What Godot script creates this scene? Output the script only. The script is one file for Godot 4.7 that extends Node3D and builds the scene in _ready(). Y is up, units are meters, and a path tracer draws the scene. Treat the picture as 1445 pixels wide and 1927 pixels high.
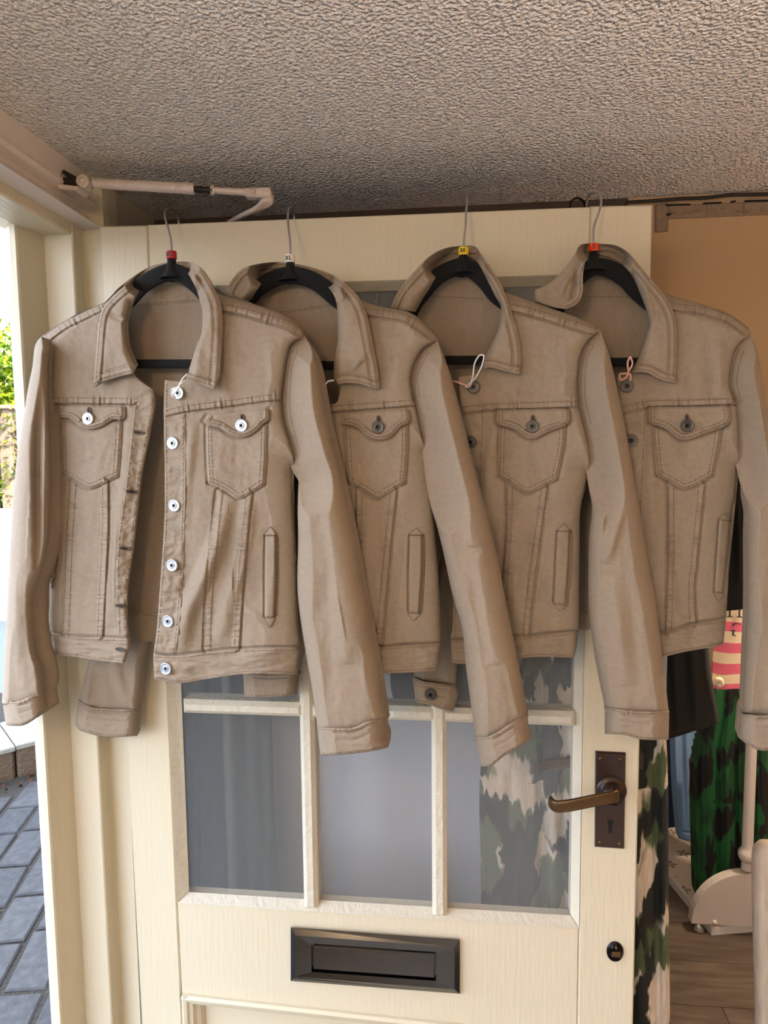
extends Node3D
# A shop doorway: an old cream glazed door held open with four khaki denim jackets on hangers hooked over its top.
# The measures below were taken on the photograph and turned into places on the planes where the things hang.

const FPX := 1252.95
const EYE := Vector3(0, 1.652, 0)
const DZ := -0.9987            # face of the door
var cam_basis: Basis
var names := {}
var mats := {}
var rng := RandomNumberGenerator.new()

# ------------------------------------------------------------------ places
func ray(x: float, y: float) -> Vector3:
	return cam_basis * Vector3(x - 722.5, 963.5 - y, -FPX)
func at_z(x: float, y: float, z: float) -> Vector3:
	var r := ray(x, y)
	return EYE + r * ((z - EYE.z) / r.z)
func at_y(x: float, y: float, h: float) -> Vector3:
	var r := ray(x, y)
	return EYE + r * ((h - EYE.y) / r.y)
func on(t: Vector3, x: float, y: float, z: float) -> Vector3:   # relative to t
	return at_z(x, y, z) - t

# ------------------------------------------------------------------ naming
func numbered(called: String) -> String:
	var k: int = names.get(called, 0)
	names[called] = k + 1
	return called if k == 0 else "%s_%03d" % [called, k]
func thing(called: String, label: String, category: String, at := Vector3.ZERO, group := "") -> Node3D:
	var o := Node3D.new()
	o.name = numbered(called)
	add_child(o)
	o.position = at
	o.set_meta("label", label)
	o.set_meta("category", category)
	if group != "": o.set_meta("group", group)
	return o
func structure(called: String, label: String, category: String) -> Node3D:
	var o := thing(called, label, category)
	o.set_meta("kind", "structure")
	return o
func part(called: String, mesh: Mesh, m: Material, parent: Node, at := Vector3.ZERO, kind := "") -> MeshInstance3D:
	var o := MeshInstance3D.new()
	o.name = called
	o.mesh = mesh
	o.material_override = m
	o.position = at
	parent.add_child(o, true)
	if kind != "": o.set_meta("kind", kind)
	return o

# ------------------------------------------------------------------ materials
func mat(called: String, color: Color, rough := 0.7, metal := 0.0) -> StandardMaterial3D:
	if mats.has(called): return mats[called]
	var m := StandardMaterial3D.new()
	m.resource_name = called
	m.albedo_color = color
	m.roughness = rough
	m.metallic = metal
	mats[called] = m
	return m
func noise(sd: int, freq: float, oct := 3, kind := FastNoiseLite.TYPE_SIMPLEX_SMOOTH) -> FastNoiseLite:
	var n := FastNoiseLite.new()
	n.seed = sd
	n.noise_type = kind
	n.frequency = freq
	n.fractal_octaves = oct
	return n
func noise_tex(sd: int, size: int, freq: float, oct: int, lo: Color, hi: Color, stretch := Vector2(1, 1)) -> ImageTexture:
	# tileable: blends four shifted samples
	var n := noise(sd, freq, oct)
	var im := Image.create_empty(size, size, false, Image.FORMAT_RGB8)
	var f := float(size)
	for y in size:
		for x in size:
			var u := x / f
			var v := y / f
			var a := n.get_noise_2d(x * stretch.x, y * stretch.y)
			var b := n.get_noise_2d((x - f) * stretch.x, y * stretch.y)
			var c := n.get_noise_2d(x * stretch.x, (y - f) * stretch.y)
			var d := n.get_noise_2d((x - f) * stretch.x, (y - f) * stretch.y)
			var w := lerpf(lerpf(a, b, u), lerpf(c, d, u), v) / sqrt((u * u + (1 - u) * (1 - u)) * (v * v + (1 - v) * (1 - v)))
			im.set_pixel(x, y, lo.lerp(hi, clampf(0.5 + w * 0.75, 0, 1)))
	return ImageTexture.create_from_image(im)
func triplanar(m: StandardMaterial3D, scale: Vector3, world := true) -> void:
	m.uv1_triplanar = true
	m.uv1_world_triplanar = world
	m.uv1_scale = scale
func bump(m: StandardMaterial3D, t: Texture2D, cm: float) -> void:
	m.heightmap_enabled = true
	m.heightmap_texture = t
	m.heightmap_scale = cm

# ------------------------------------------------------------------ plain shapes
func finish(st: SurfaceTool) -> ArrayMesh:
	st.generate_normals()
	return st.commit()
func quad(st: SurfaceTool, a: Vector3, b: Vector3, c: Vector3, d: Vector3) -> void:   # clockwise seen from the front
	st.set_smooth_group(-1)
	for v in [a, b, c, a, c, d]:
		st.set_uv(Vector2(v.x, -v.y))
		st.add_vertex(v)
func starter() -> SurfaceTool:
	var st := SurfaceTool.new()
	st.begin(Mesh.PRIMITIVE_TRIANGLES)
	return st
# a board: four corners of its front face (clockwise from top left, seen from the front), pushed back along `back`; chamfered front edges
func board(corners: Array, back: Vector3, bevel := 0.002, st: SurfaceTool = null) -> SurfaceTool:
	if st == null: st = starter()
	var n := -back.normalized()
	var c: Vector3 = (corners[0] + corners[1] + corners[2] + corners[3]) / 4.0
	var f: Array[Vector3] = []
	var e: Array[Vector3] = []
	var g: Array[Vector3] = []
	for i in 4:
		var p: Vector3 = corners[i]
		var u: Vector3 = (corners[(i + 1) % 4] - p).normalized()
		var v: Vector3 = (corners[(i + 3) % 4] - p).normalized()
		f.append(p + (u + v) * bevel)
		e.append(p - n * bevel)
		g.append(p + back)
	quad(st, f[0], f[1], f[2], f[3])
	for i in 4:
		var j := (i + 1) % 4
		quad(st, e[i], e[j], f[j], f[i])
		quad(st, g[i], g[j], e[j], e[i])
	quad(st, g[3], g[2], g[1], g[0])
	return st
func box(lo: Vector3, hi: Vector3, bevel := 0.002, st: SurfaceTool = null) -> SurfaceTool:
	return board([Vector3(lo.x, hi.y, hi.z), hi, Vector3(hi.x, lo.y, hi.z), Vector3(lo.x, lo.y, hi.z)], Vector3(0, 0, lo.z - hi.z), bevel, st)
# a board on the door plane from four photo points
func dboard(t: Vector3, q: Array, z: float, depth: float, bevel := 0.002, st: SurfaceTool = null) -> SurfaceTool:
	var c := []
	for p: Vector2 in q: c.append(on(t, p.x, p.y, z))
	return board(c, Vector3(0, 0, -depth), bevel, st)
func q4(a: float, b: float, c: float, d: float, e: float, f: float, g: float, h: float) -> Array:
	return [Vector2(a, b), Vector2(c, d), Vector2(e, f), Vector2(g, h)]
# a profile (closed, in the plane of u and v) pushed along w
func extrude(profile: PackedVector2Array, o: Vector3, u: Vector3, v: Vector3, w: Vector3, st: SurfaceTool = null) -> SurfaceTool:
	if st == null: st = starter()
	var pts: Array[Vector3] = []
	for p in profile: pts.append(o + u * p.x + v * p.y)
	var area := 0.0
	for i in profile.size():
		var j := (i + 1) % profile.size()
		area += profile[i].x * profile[j].y - profile[j].x * profile[i].y
	var flip := (area > 0) != (u.cross(v).dot(w) > 0)
	for i in pts.size():
		var j := (i + 1) % pts.size()
		if flip: quad(st, pts[i], pts[i] + w, pts[j] + w, pts[j])
		else: quad(st, pts[j], pts[j] + w, pts[i] + w, pts[i])
	var tri := Geometry2D.triangulate_polygon(profile)
	for k in range(0, tri.size(), 3):
		var a := pts[tri[k]]
		var b := pts[tri[k + 1]]
		var c := pts[tri[k + 2]]
		st.set_smooth_group(-1)
		for side in 2:
			var want := w.normalized() * (1.0 if side == 1 else -1.0)
			var sh := w * side
			var out := (c - a).cross(b - a).dot(want) > 0
			for p in ([a, b, c] if out else [a, c, b]):
				st.set_uv(Vector2(p.x + p.z, -p.y))
				st.add_vertex(p + sh)
	return st
# a tube along points; radius per point or one radius; flat squeezes it along `wide`
func tube(pts: PackedVector3Array, radii: PackedFloat32Array, sides := 10, flat := 1.0, wide := Vector3.ZERO, st: SurfaceTool = null, square := 0.0) -> SurfaceTool:
	if st == null: st = starter()
	var rings := []
	var along := 0.0
	var ref := Vector3(0.31, 0.2, 0.93)
	for i in pts.size():
		var t := (pts[mini(i + 1, pts.size() - 1)] - pts[maxi(i - 1, 0)]).normalized()
		var a := (wide - t * wide.dot(t)).normalized() if wide != Vector3.ZERO else (ref - t * ref.dot(t)).normalized()
		ref = a
		var b := t.cross(a)
		var r := radii[mini(i, radii.size() - 1)]
		var ring := PackedVector3Array()
		for k in sides:
			var an := TAU * k / sides + (PI / sides if square > 0 else 0.0)
			var ca := cos(an)
			var sa := sin(an)
			if square > 0:
				ca = signf(ca) * pow(absf(ca), 1.0 - square)
				sa = signf(sa) * pow(absf(sa), 1.0 - square)
			ring.append(pts[i] + a * ca * r + b * sa * r * flat)
		rings.append(ring)
	st.set_smooth_group(1)
	for i in rings.size() - 1:
		if i > 0: along += pts[i].distance_to(pts[i - 1])
		var d := pts[i].distance_to(pts[i + 1])
		for k in sides:
			var l := (k + 1) % sides
			var va := [rings[i][k], rings[i][l], rings[i + 1][l], rings[i + 1][k]]
			var uv := [Vector2(k / float(sides), along), Vector2((k + 1) / float(sides), along), Vector2((k + 1) / float(sides), along + d), Vector2(k / float(sides), along + d)]
			for q in [0, 1, 2, 0, 2, 3]:
				st.set_uv(uv[q])
				st.add_vertex(va[q])
	for e in 2:
		var ring: PackedVector3Array = rings[0] if e == 0 else rings[-1]
		var c := pts[0] if e == 0 else pts[-1]
		st.set_smooth_group(-1)
		for k in sides:
			var l := (k + 1) % sides
			for v in ([c, ring[l], ring[k]] if e == 0 else [c, ring[k], ring[l]]):
				st.set_uv(Vector2(0, 0))
				st.add_vertex(v)
	return st
# a turned shape: profile of (radius, height) along `axis`
func lathe(profile: PackedVector2Array, at: Vector3, axis: Vector3, sides := 24, st: SurfaceTool = null) -> SurfaceTool:
	if st == null: st = starter()
	var n := axis.normalized()
	var a := n.cross(Vector3(0.13, 0.97, 0.21)).normalized()
	var b := n.cross(a)
	for i in profile.size() - 1:
		var p := profile[i]
		var q := profile[i + 1]
		st.set_smooth_group(i + 2 if absf(p.x - q.x) < 1e-6 or absf(p.y - q.y) < 1e-6 else 1)
		for k in sides:
			var s0 := TAU * k / sides
			var s1 := TAU * (k + 1) / sides
			var d0 := a * cos(s0) + b * sin(s0)
			var d1 := a * cos(s1) + b * sin(s1)
			var v := [at + d0 * p.x + n * p.y, at + d1 * p.x + n * p.y, at + d1 * q.x + n * q.y, at + d0 * q.x + n * q.y]
			for w in [0, 1, 2, 0, 2, 3]:
				st.set_uv(Vector2(k / float(sides), i / 8.0))
				st.add_vertex(v[w])
	return st
func arc_pts(c: Array, n := 6) -> PackedVector3Array:    # smooth line through points
	var out := PackedVector3Array()
	for i in c.size() - 1:
		var p0: Vector3 = c[maxi(i - 1, 0)]
		var p1: Vector3 = c[i]
		var p2: Vector3 = c[i + 1]
		var p3: Vector3 = c[mini(i + 2, c.size() - 1)]
		for k in n: out.append(p1.cubic_interpolate(p2, p0, p3, k / float(n)))
	out.append(c[-1])
	return out
func words(text: String, size: float, depth := 0.0006) -> TextMesh:
	var f := SystemFont.new()
	f.font_names = PackedStringArray(["Droid Sans"])
	f.font_weight = 700
	var t := TextMesh.new()
	t.font = f
	t.text = text
	t.font_size = 64
	t.pixel_size = size / 64.0
	t.depth = depth
	return t
# photo polylines written as "x,y x,y"
func pl(s: String) -> PackedVector2Array:
	var out := PackedVector2Array()
	for w in s.split(" ", false):
		var c := w.split(",")
		out.append(Vector2(float(c[0]), float(c[1])))
	return out
func smooth(p: PackedVector2Array, step := 6.0) -> PackedVector2Array:
	var out := PackedVector2Array()
	for i in p.size() - 1:
		var n := maxi(1, int(p[i].distance_to(p[i + 1]) / step))
		for k in n: out.append(p[i].cubic_interpolate(p[i + 1], p[maxi(i - 1, 0)], p[mini(i + 2, p.size() - 1)], k / float(n)))
	out.append(p[-1])
	return out
func sm(s: String, step := 6.0) -> PackedVector2Array:
	return smooth(pl(s), step)
func outline(runs: Array) -> PackedVector2Array:      # smooth runs joined at corners
	var out := PackedVector2Array()
	for r: String in runs:
		for p in sm(r):
			if out.is_empty() or out[-1].distance_to(p) > 0.6: out.append(p)
	if out[0].distance_to(out[-1]) < 0.6: out.remove_at(out.size() - 1)
	return out

# ------------------------------------------------------------------ cloth: a relief over a hanging plane, cut to an outline
class Sheet:
	var o: Vector3
	var bx: Vector3
	var by := Vector3.UP
	var bz: Vector3
	var rx: Vector3
	var ry: Vector3
	var rz: Vector3
	var ox: float
	var oy: float
	var k0: float
	var x0 := 0.0
	var y0 := 0.0
	var s := 2.0
	var nx := 0
	var ny := 0
	var H := PackedFloat32Array()
	var C := PackedFloat32Array()
	var D := PackedFloat32Array()
	var A := PackedFloat32Array()
	var G := PackedFloat32Array()
	var hit := PackedInt32Array()
	var run := 0.0
	var yaw := 0.0

	func frame(cam: Basis, origin: Vector3, turn: float) -> Sheet:
		o = origin
		yaw = turn
		bx = Vector3(cos(turn), 0, sin(turn))
		bz = Vector3(-sin(turn), 0, cos(turn))
		k0 = (o - EYE).dot(bz)
		ox = (EYE - o).dot(bx)
		oy = (EYE - o).dot(by)
		var e := [cam * Vector3(1, 0, 0), cam * Vector3(0, -1, 0), cam * Vector3(-722.5, 963.5, -FPX)]
		rx = Vector3(e[0].dot(bx), e[1].dot(bx), e[2].dot(bx))
		ry = Vector3(e[0].dot(by), e[1].dot(by), e[2].dot(by))
		rz = Vector3(e[0].dot(bz), e[1].dot(bz), e[2].dot(bz))
		return self
	func local(p: Vector2, z := 0.0) -> Vector2:
		var q := Vector3(p.x, p.y, 1)
		var t := (k0 + z) / rz.dot(q)
		return Vector2(ox + t * rx.dot(q), oy + t * ry.dot(q))
	func area(poly: PackedVector2Array, base: float, step := 2.0, pad := 6.0) -> Sheet:
		var lo := poly[0]
		var hi := poly[0]
		for p in poly:
			lo = lo.min(p)
			hi = hi.max(p)
		s = step
		x0 = lo.x - pad
		y0 = lo.y - pad
		nx = int((hi.x - lo.x + 2 * pad) / s) + 2
		ny = int((hi.y - lo.y + 2 * pad) / s) + 2
		var n := nx * ny
		H.resize(n)
		H.fill(base)
		C.resize(n)
		C.fill(1.0)
		D.resize(n)
		D.fill(1e9)
		A.resize(n)
		G.resize(n)
		return self
	func sub(poly: PackedVector2Array, off: float, step := 1.5) -> Sheet:      # a sheet lying on this one
		var t := Sheet.new()
		for k in ["o", "bx", "bz", "rx", "ry", "rz", "ox", "oy", "k0", "yaw"]: t.set(k, get(k))
		t.area(poly, 0.0, step)
		for j in t.ny:
			for i in t.nx:
				var p := Vector2(t.x0 + i * t.s, t.y0 + j * t.s)
				t.H[j * t.nx + i] = z_at(p) + off
				t.C[j * t.nx + i] = c_at(p)
		return t
	func look(F: PackedFloat32Array, p: Vector2) -> float:
		var u := clampf((p.x - x0) / s, 0.0, nx - 1.001)
		var v := clampf((p.y - y0) / s, 0.0, ny - 1.001)
		var i := int(u)
		var j := int(v)
		u -= i
		v -= j
		var n := j * nx + i
		return lerpf(lerpf(F[n], F[n + 1], u), lerpf(F[n + nx], F[n + nx + 1], u), v)
	func holds(p: Vector2) -> bool: return p.x > x0 and p.y > y0 and p.x < x0 + nx * s and p.y < y0 + ny * s
	func z_at(p: Vector2) -> float: return look(H, p)
	func c_at(p: Vector2) -> float: return look(C, p)
	func at(p: Vector2, lift := 0.0) -> Vector3:
		var z := z_at(p)
		var l := local(p, z)
		return Vector3(l.x, l.y, z + lift)
	func stamp(line: PackedVector2Array, w: float) -> void:
		for i in hit: D[i] = 1e9
		hit.clear()
		run = 0.0
		for k in line.size() - 1:
			var a := line[k]
			var ab := line[k + 1] - a
			var l2 := ab.length_squared()
			if l2 < 1e-6: continue
			var l := sqrt(l2)
			var i0 := maxi(0, int((minf(a.x, a.x + ab.x) - w - x0) / s))
			var i1 := mini(nx - 1, int((maxf(a.x, a.x + ab.x) + w - x0) / s) + 1)
			var j0 := maxi(0, int((minf(a.y, a.y + ab.y) - w - y0) / s))
			var j1 := mini(ny - 1, int((maxf(a.y, a.y + ab.y) + w - y0) / s) + 1)
			for j in range(j0, j1 + 1):
				for i in range(i0, i1 + 1):
					var p := Vector2(x0 + i * s, y0 + j * s) - a
					var t := clampf(p.dot(ab) / l2, 0.0, 1.0)
					var d := p.distance_to(ab * t)
					var n := j * nx + i
					if d < w and d < D[n]:
						if D[n] > 1e8: hit.append(n)
						D[n] = d
						A[n] = run + t * l
						G[n] = signf(ab.cross(p))
			run += l
	func dome(line: PackedVector2Array, w: float, base: float, floor_z := 0.0) -> void:   # rounds off towards a line
		stamp(line, w)
		for n in hit:
			var t := 1.0 - D[n] / w
			var v := floor_z + (base - floor_z) * sqrt(maxf(0.0, 1.0 - t * t))
			if H[n] > v: H[n] = v
	func ease(line: PackedVector2Array, w: float, base: float, floor_z: float) -> void:   # rises gently from a seam
		stamp(line, w)
		for n in hit:
			var v := floor_z + (base - floor_z) * smoothstep(0.0, 1.0, D[n] / w)
			if H[n] > v: H[n] = v
	func drop(line: PackedVector2Array, w: float, depth: float) -> void:                  # a rounded edge, relative
		stamp(line, w)
		for n in hit:
			var t := 1.0 - D[n] / w
			H[n] -= depth * (1.0 - sqrt(maxf(0.0, 1.0 - t * t)))
	func ridge(line: PackedVector2Array, w: float, a: float, taper := true) -> void:
		stamp(line, w)
		for n in hit:
			var f := (0.5 + 0.5 * cos(PI * D[n] / w)) * a
			if taper: f *= sqrt(maxf(0.0, sin(PI * clampf(A[n] / run, 0.0, 1.0))))
			H[n] += f
	func shelf(line: PackedVector2Array, w: float, a: float, side := 1.0) -> void:        # a sharp fold edge: high on one side, easing away
		stamp(line, w)
		for n in hit:
			if G[n] * side >= 0.0:
				var t := 1.0 - D[n] / w
				H[n] += a * t * t * minf(1.0, D[n] / 3.0) * sqrt(maxf(0.0, sin(PI * clampf(A[n] / run, 0.02, 0.98))))
	func seam(line: PackedVector2Array, hw: float, up: float, side: float, nz: FastNoiseLite, pucker := 0.0005) -> void:
		var w := hw * 4.0
		stamp(line, w)
		for n in hit:
			var d := D[n] * G[n] * side
			var q := sin(A[n] * 0.62 + 3.0 * nz.get_noise_1d(A[n] * 1.5)) * (0.6 + nz.get_noise_1d(A[n] * 0.7 + 300.0))
			var e := exp(-d * d / (hw * hw * 2.2))
			H[n] += pucker * q * e
			if absf(d) < hw + 1.5: H[n] += up * clampf((hw + 1.5 - absf(d)) / 3.0, 0.0, 1.0)
			var g := absf(d - hw - 1.5)
			if g < 3.2: H[n] -= up * 2.2 * (1.0 - g / 3.2)
			C[n] *= 1.0 + 0.20 * q * e + 0.13 * clampf((hw + 1.0 - absf(d)) / 2.0, 0.0, 1.0)
	func wear(line: PackedVector2Array, w: float, a: float) -> void:      # rubbed paler along an edge
		stamp(line, w)
		for n in hit: C[n] *= 1.0 + a * (1.0 - D[n] / w)
	func rough(a: FastNoiseLite, amp: float, sx := 1.0, sy := 1.0, mid := 0.0) -> void:
		for j in ny:
			for i in nx:
				H[j * nx + i] += amp * (a.get_noise_2d((x0 + i * s) * sx, (y0 + j * s) * sy) - mid)
	func tone(a: FastNoiseLite, amp: float, sx := 1.0, sy := 1.0) -> void:
		for j in ny:
			for i in nx:
				C[j * nx + i] *= 1.0 + amp * a.get_noise_2d((x0 + i * s) * sx, (y0 + j * s) * sy)

	# back: 0 = an open sheet with a rim; > 0 = a closed tube whose far side bulges by that share
	func mesh(poly_in: PackedVector2Array, rim := 0.002, back := 0.0, sgn := 1.0) -> ArrayMesh:
		var poly := poly_in.duplicate()
		var np := poly.size()
		var turn := 0.0
		for k in np: turn += poly[k].cross(poly[(k + 1) % np])
		if turn < 0.0: poly.reverse()
		var inside := PackedByteArray()
		inside.resize(nx * ny)
		for j in ny:
			var y := y0 + j * s + 0.0013
			var xs := []
			for k in np:
				var a := poly[k]
				var b := poly[(k + 1) % np]
				if (a.y > y) != (b.y > y): xs.append(a.x + (y - a.y) * (b.x - a.x) / (b.y - a.y))
			xs.sort()
			for k in range(0, xs.size() - 1, 2):
				var i0 := maxi(0, int(ceilf((xs[k] - x0) / s)))
				var i1 := mini(nx - 1, int(floorf((xs[k + 1] - x0) / s)))
				for i in range(i0, i1 + 1): inside[j * nx + i] = 1
		var edge := PackedByteArray()
		edge.resize(nx * ny)
		for k in np:
			var a := poly[k]
			var b := poly[(k + 1) % np]
			var m := int(a.distance_to(b) / (s * 0.2)) + 1
			for q in m + 1:
				var p := a.lerp(b, q / float(m))
				edge[clampi(int((p.y - y0) / s), 0, ny - 1) * nx + clampi(int((p.x - x0) / s), 0, nx - 1)] = 1
		var V := PackedVector3Array()
		var P := PackedVector2Array()
		var T := PackedInt32Array()
		var gid := PackedInt32Array()
		gid.resize(nx * ny)
		gid.fill(-1)
		var keyed := {}
		for j in ny - 1:
			for i in nx - 1:
				var n := j * nx + i
				var c: int = inside[n] + inside[n + 1] + inside[n + nx] + inside[n + nx + 1]
				if c == 4 and edge[n] == 0:
					for q in [n, n + 1, n + nx + 1, n + nx]:
						if gid[q] < 0:
							gid[q] = P.size()
							P.append(Vector2(x0 + (q % nx) * s, y0 + (q / nx) * s))
					T.append_array(PackedInt32Array([gid[n], gid[n + 1], gid[n + nx + 1], gid[n], gid[n + nx + 1], gid[n + nx]]))
				elif edge[n] == 1 or c > 0:
					var cx := x0 + i * s
					var cy := y0 + j * s
					var cell := PackedVector2Array([Vector2(cx, cy), Vector2(cx + s, cy), Vector2(cx + s, cy + s), Vector2(cx, cy + s)])
					for piece in Geometry2D.intersect_polygons(cell, poly):
						if piece.size() < 3: continue
						var tri := Geometry2D.triangulate_polygon(piece)
						var ids := PackedInt32Array()
						for p in piece:
							var gi := (p.x - x0) / s
							var gj := (p.y - y0) / s
							var id := -1
							if absf(gi - roundf(gi)) < 0.004 and absf(gj - roundf(gj)) < 0.004:
								var q := int(roundf(gj)) * nx + int(roundf(gi))
								if gid[q] < 0:
									gid[q] = P.size()
									P.append(Vector2(x0 + (q % nx) * s, y0 + (q / nx) * s))
								id = gid[q]
							else:
								var key := Vector2i(roundi(gi * 400.0), roundi(gj * 400.0))
								if not keyed.has(key):
									keyed[key] = P.size()
									P.append(p)
								id = keyed[key]
							ids.append(id)
						for q in range(0, tri.size(), 3):
							var a := ids[tri[q]]
							var b := ids[tri[q + 1]]
							var d := ids[tri[q + 2]]
							if a == b or b == d or a == d: continue
							if (P[b] - P[a]).cross(P[d] - P[a]) < 0: T.append_array(PackedInt32Array([a, d, b]))
							else: T.append_array(PackedInt32Array([a, b, d]))
		var UV := PackedVector2Array()
		var CO := PackedColorArray()
		var on_edge := {}
		for k in keyed: on_edge[keyed[k]] = true
		for n in P.size():
			var p := P[n]
			var z := z_at(p) * sgn
			if back > 0.0: z = 0.0 if on_edge.has(n) else maxf(z, 0.0004)
			var l := local(p, z)
			V.append(Vector3(l.x, l.y, z))
			UV.append(l)
			var c := c_at(p)
			CO.append(Color(c, c, c))
		if back > 0.0:
			var first := V.size()
			var nt := T.size()
			for n in first:
				V.append(Vector3(V[n].x, V[n].y, -V[n].z * back))
				UV.append(UV[n])
				CO.append(CO[n])
			for k in range(0, nt, 3): T.append_array(PackedInt32Array([T[k] + first, T[k + 2] + first, T[k + 1] + first]))
		elif rim > 0.0:
			var last := -1
			var start := V.size()
			for k in np + 1:
				var a := poly[k % np]
				var z := z_at(a) * sgn
				var l := local(a, z)
				for e in 3:
					V.append(Vector3(l.x, l.y, z - [0.0, rim * 0.5, rim][e]))
					UV.append(l + Vector2(0, e * 0.001))
					CO.append(Color(1, 1, 1))
			for k in np:
				var b := start + k * 3
				for e in 2: T.append_array(PackedInt32Array([b + e, b + e + 1, b + 4 + e, b + e, b + 4 + e, b + 3 + e]))
		var N := PackedVector3Array()
		N.resize(V.size())
		for k in range(0, T.size(), 3):
			var a := V[T[k]]
			var f := (V[T[k + 2]] - a).cross(V[T[k + 1]] - a)
			N[T[k]] += f
			N[T[k + 1]] += f
			N[T[k + 2]] += f
		for n in N.size(): N[n] = N[n].normalized() if N[n].length_squared() > 0 else Vector3(0, 0, 1)
		var arr := []
		arr.resize(Mesh.ARRAY_MAX)
		arr[Mesh.ARRAY_VERTEX] = V
		arr[Mesh.ARRAY_NORMAL] = N
		arr[Mesh.ARRAY_TEX_UV] = UV
		arr[Mesh.ARRAY_COLOR] = CO
		arr[Mesh.ARRAY_INDEX] = T
		var am := ArrayMesh.new()
		am.add_surface_from_arrays(Mesh.PRIMITIVE_TRIANGLES, arr)
		return am

# ------------------------------------------------------------------ jackets
var n_fine: FastNoiseLite
var n_mid: FastNoiseLite
var n_line: FastNoiseLite
var n_big: FastNoiseLite

func offset_line(l: PackedVector2Array, d: float) -> PackedVector2Array:
	var out := PackedVector2Array()
	for i in l.size():
		var t := (l[mini(i + 1, l.size() - 1)] - l[maxi(i - 1, 0)]).normalized()
		out.append(l[i] + Vector2(-t.y, t.x) * d)
	return out
func closed(p: PackedVector2Array) -> PackedVector2Array:
	var c := p.duplicate()
	c.append(p[0])
	return c
func stitch(st: SurfaceTool, sh: Sheet, line: PackedVector2Array, t := Transform3D.IDENTITY, sgn := 1.0, lift := 0.0003) -> void:
	var run := 0.0
	var next := 1.0
	var w := 0.00042
	for i in line.size() - 1:
		var a := line[i]
		var b := line[i + 1]
		var l := a.distance_to(b)
		while next + 2.7 < run + l:
			var k := maxf(0.0, (next - run) / maxf(l, 0.001))
			var p := a.lerp(b, k)
			var q := a.lerp(b, minf(1.0, k + 2.7 / maxf(l, 0.001)))
			var u := sh.at(p, lift)
			var v := sh.at(q, lift)
			if sgn < 0:
				var lu := sh.local(p, -sh.z_at(p))
				var lv := sh.local(q, -sh.z_at(q))
				u = Vector3(lu.x, lu.y, -sh.z_at(p) + lift)
				v = Vector3(lv.x, lv.y, -sh.z_at(q) + lift)
			u = t * u
			v = t * v
			var f := (t.basis * Vector3(0, 0, 1))
			var x := (v - u).normalized().cross(f).normalized() * w
			var top := f * 0.0004
			var m0 := u.lerp(v, 0.2) + top
			var m1 := u.lerp(v, 0.8) + top
			for tri in [[u - x, m0, m1], [u - x, m1, v - x], [u + x, m1, m0], [u + x, v + x, m1], [u - x, u + x, m0], [v + x, v - x, m1]]:
				for z: Vector3 in tri: st.add_vertex(z)
			next += 4.1
		run += l

func jacket_button(root: Node3D, at: Vector3, bright: bool, r := 0.0085) -> void:
	var k := r / 0.0085
	var m: Material = mat("silver_button", Color(0.78, 0.80, 0.83), 0.32, 0.85) if bright else mat("pewter_button", Color(0.34, 0.32, 0.30), 0.38, 0.85)
	var st := lathe(PackedVector2Array([Vector2(0.0019, 0.0024) * k, Vector2(0.0026, 0.0040) * k, Vector2(0.0034, 0.0040) * k, Vector2(0.0039, 0.0030) * k, Vector2(0.0048, 0.0027) * k, Vector2(0.0066, 0.0031) * k, Vector2(0.0074, 0.0036) * k, Vector2(0.0081, 0.0034) * k, Vector2(0.0085, 0.0024) * k, Vector2(0.0083, 0.0008) * k, Vector2(0.0070, -0.001) * k]), Vector3.ZERO, Vector3(0, 0, 1), 28)
	# the fine radial marks pressed into the ring
	for i in 26:
		var a := TAU * i / 26.0
		var d := Vector3(cos(a), sin(a), 0)
		var e := Vector3(-sin(a), cos(a), 0) * 0.0003
		var z := Vector3(0, 0, 0.0033) * k
		quad(st, d * 0.0064 * k + z + e, d * 0.0052 * k + z + e, d * 0.0052 * k + z - e, d * 0.0064 * k + z - e)
	var b := part("button", finish(st), m, root, at)
	part("eyelet", finish(lathe(PackedVector2Array([Vector2(0, 0.0018), Vector2(0.0014, 0.0018), Vector2(0.0021, 0.0026)]) , Vector3.ZERO, Vector3(0, 0, 1), 14)), mat("dark_eyelet", Color(0.03, 0.025, 0.02), 0.5, 0.4), b)

func buttonhole(root: Node3D, sh: Sheet, c: Vector2, half: float, ang: float) -> void:
	var d := Vector2(cos(ang), sin(ang))
	var e := Vector2(-d.y, d.x)
	var pts := PackedVector3Array()
	for i in 17:
		var a := TAU * i / 16.0
		pts.append(sh.at(c + d * cos(a) * half + e * sin(a) * 3.0, 0.0009))
	var st := tube(pts, PackedFloat32Array([0.0011]), 6)
	var h := part("buttonhole", finish(st), mat("buttonhole_thread", Color(0.36, 0.30, 0.23), 0.9), root)
	var slot := starter()
	var n := 10
	for i in n:
		var a0 := TAU * i / n
		var a1 := TAU * (i + 1) / n
		for p: Vector2 in [c, c + d * cos(a0) * (half - 1) + e * sin(a0) * 1.8, c + d * cos(a1) * (half - 1) + e * sin(a1) * 1.8]: slot.add_vertex(sh.at(p, 0.0009))
	part("slit", finish(slot), mat("dark_eyelet", Color(0.03, 0.025, 0.02), 0.5, 0.4), h)

func patch(root: Node3D, sh: Sheet, called: String, poly: PackedVector2Array, off: float, m: Material, edge := 4.0, rim := 0.0025) -> Sheet:
	var t := sh.sub(poly, off)
	t.drop(closed(poly), edge, minf(off * 0.7, 0.0018))
	t.wear(closed(poly), 3.0, 0.14)
	return t

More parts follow.
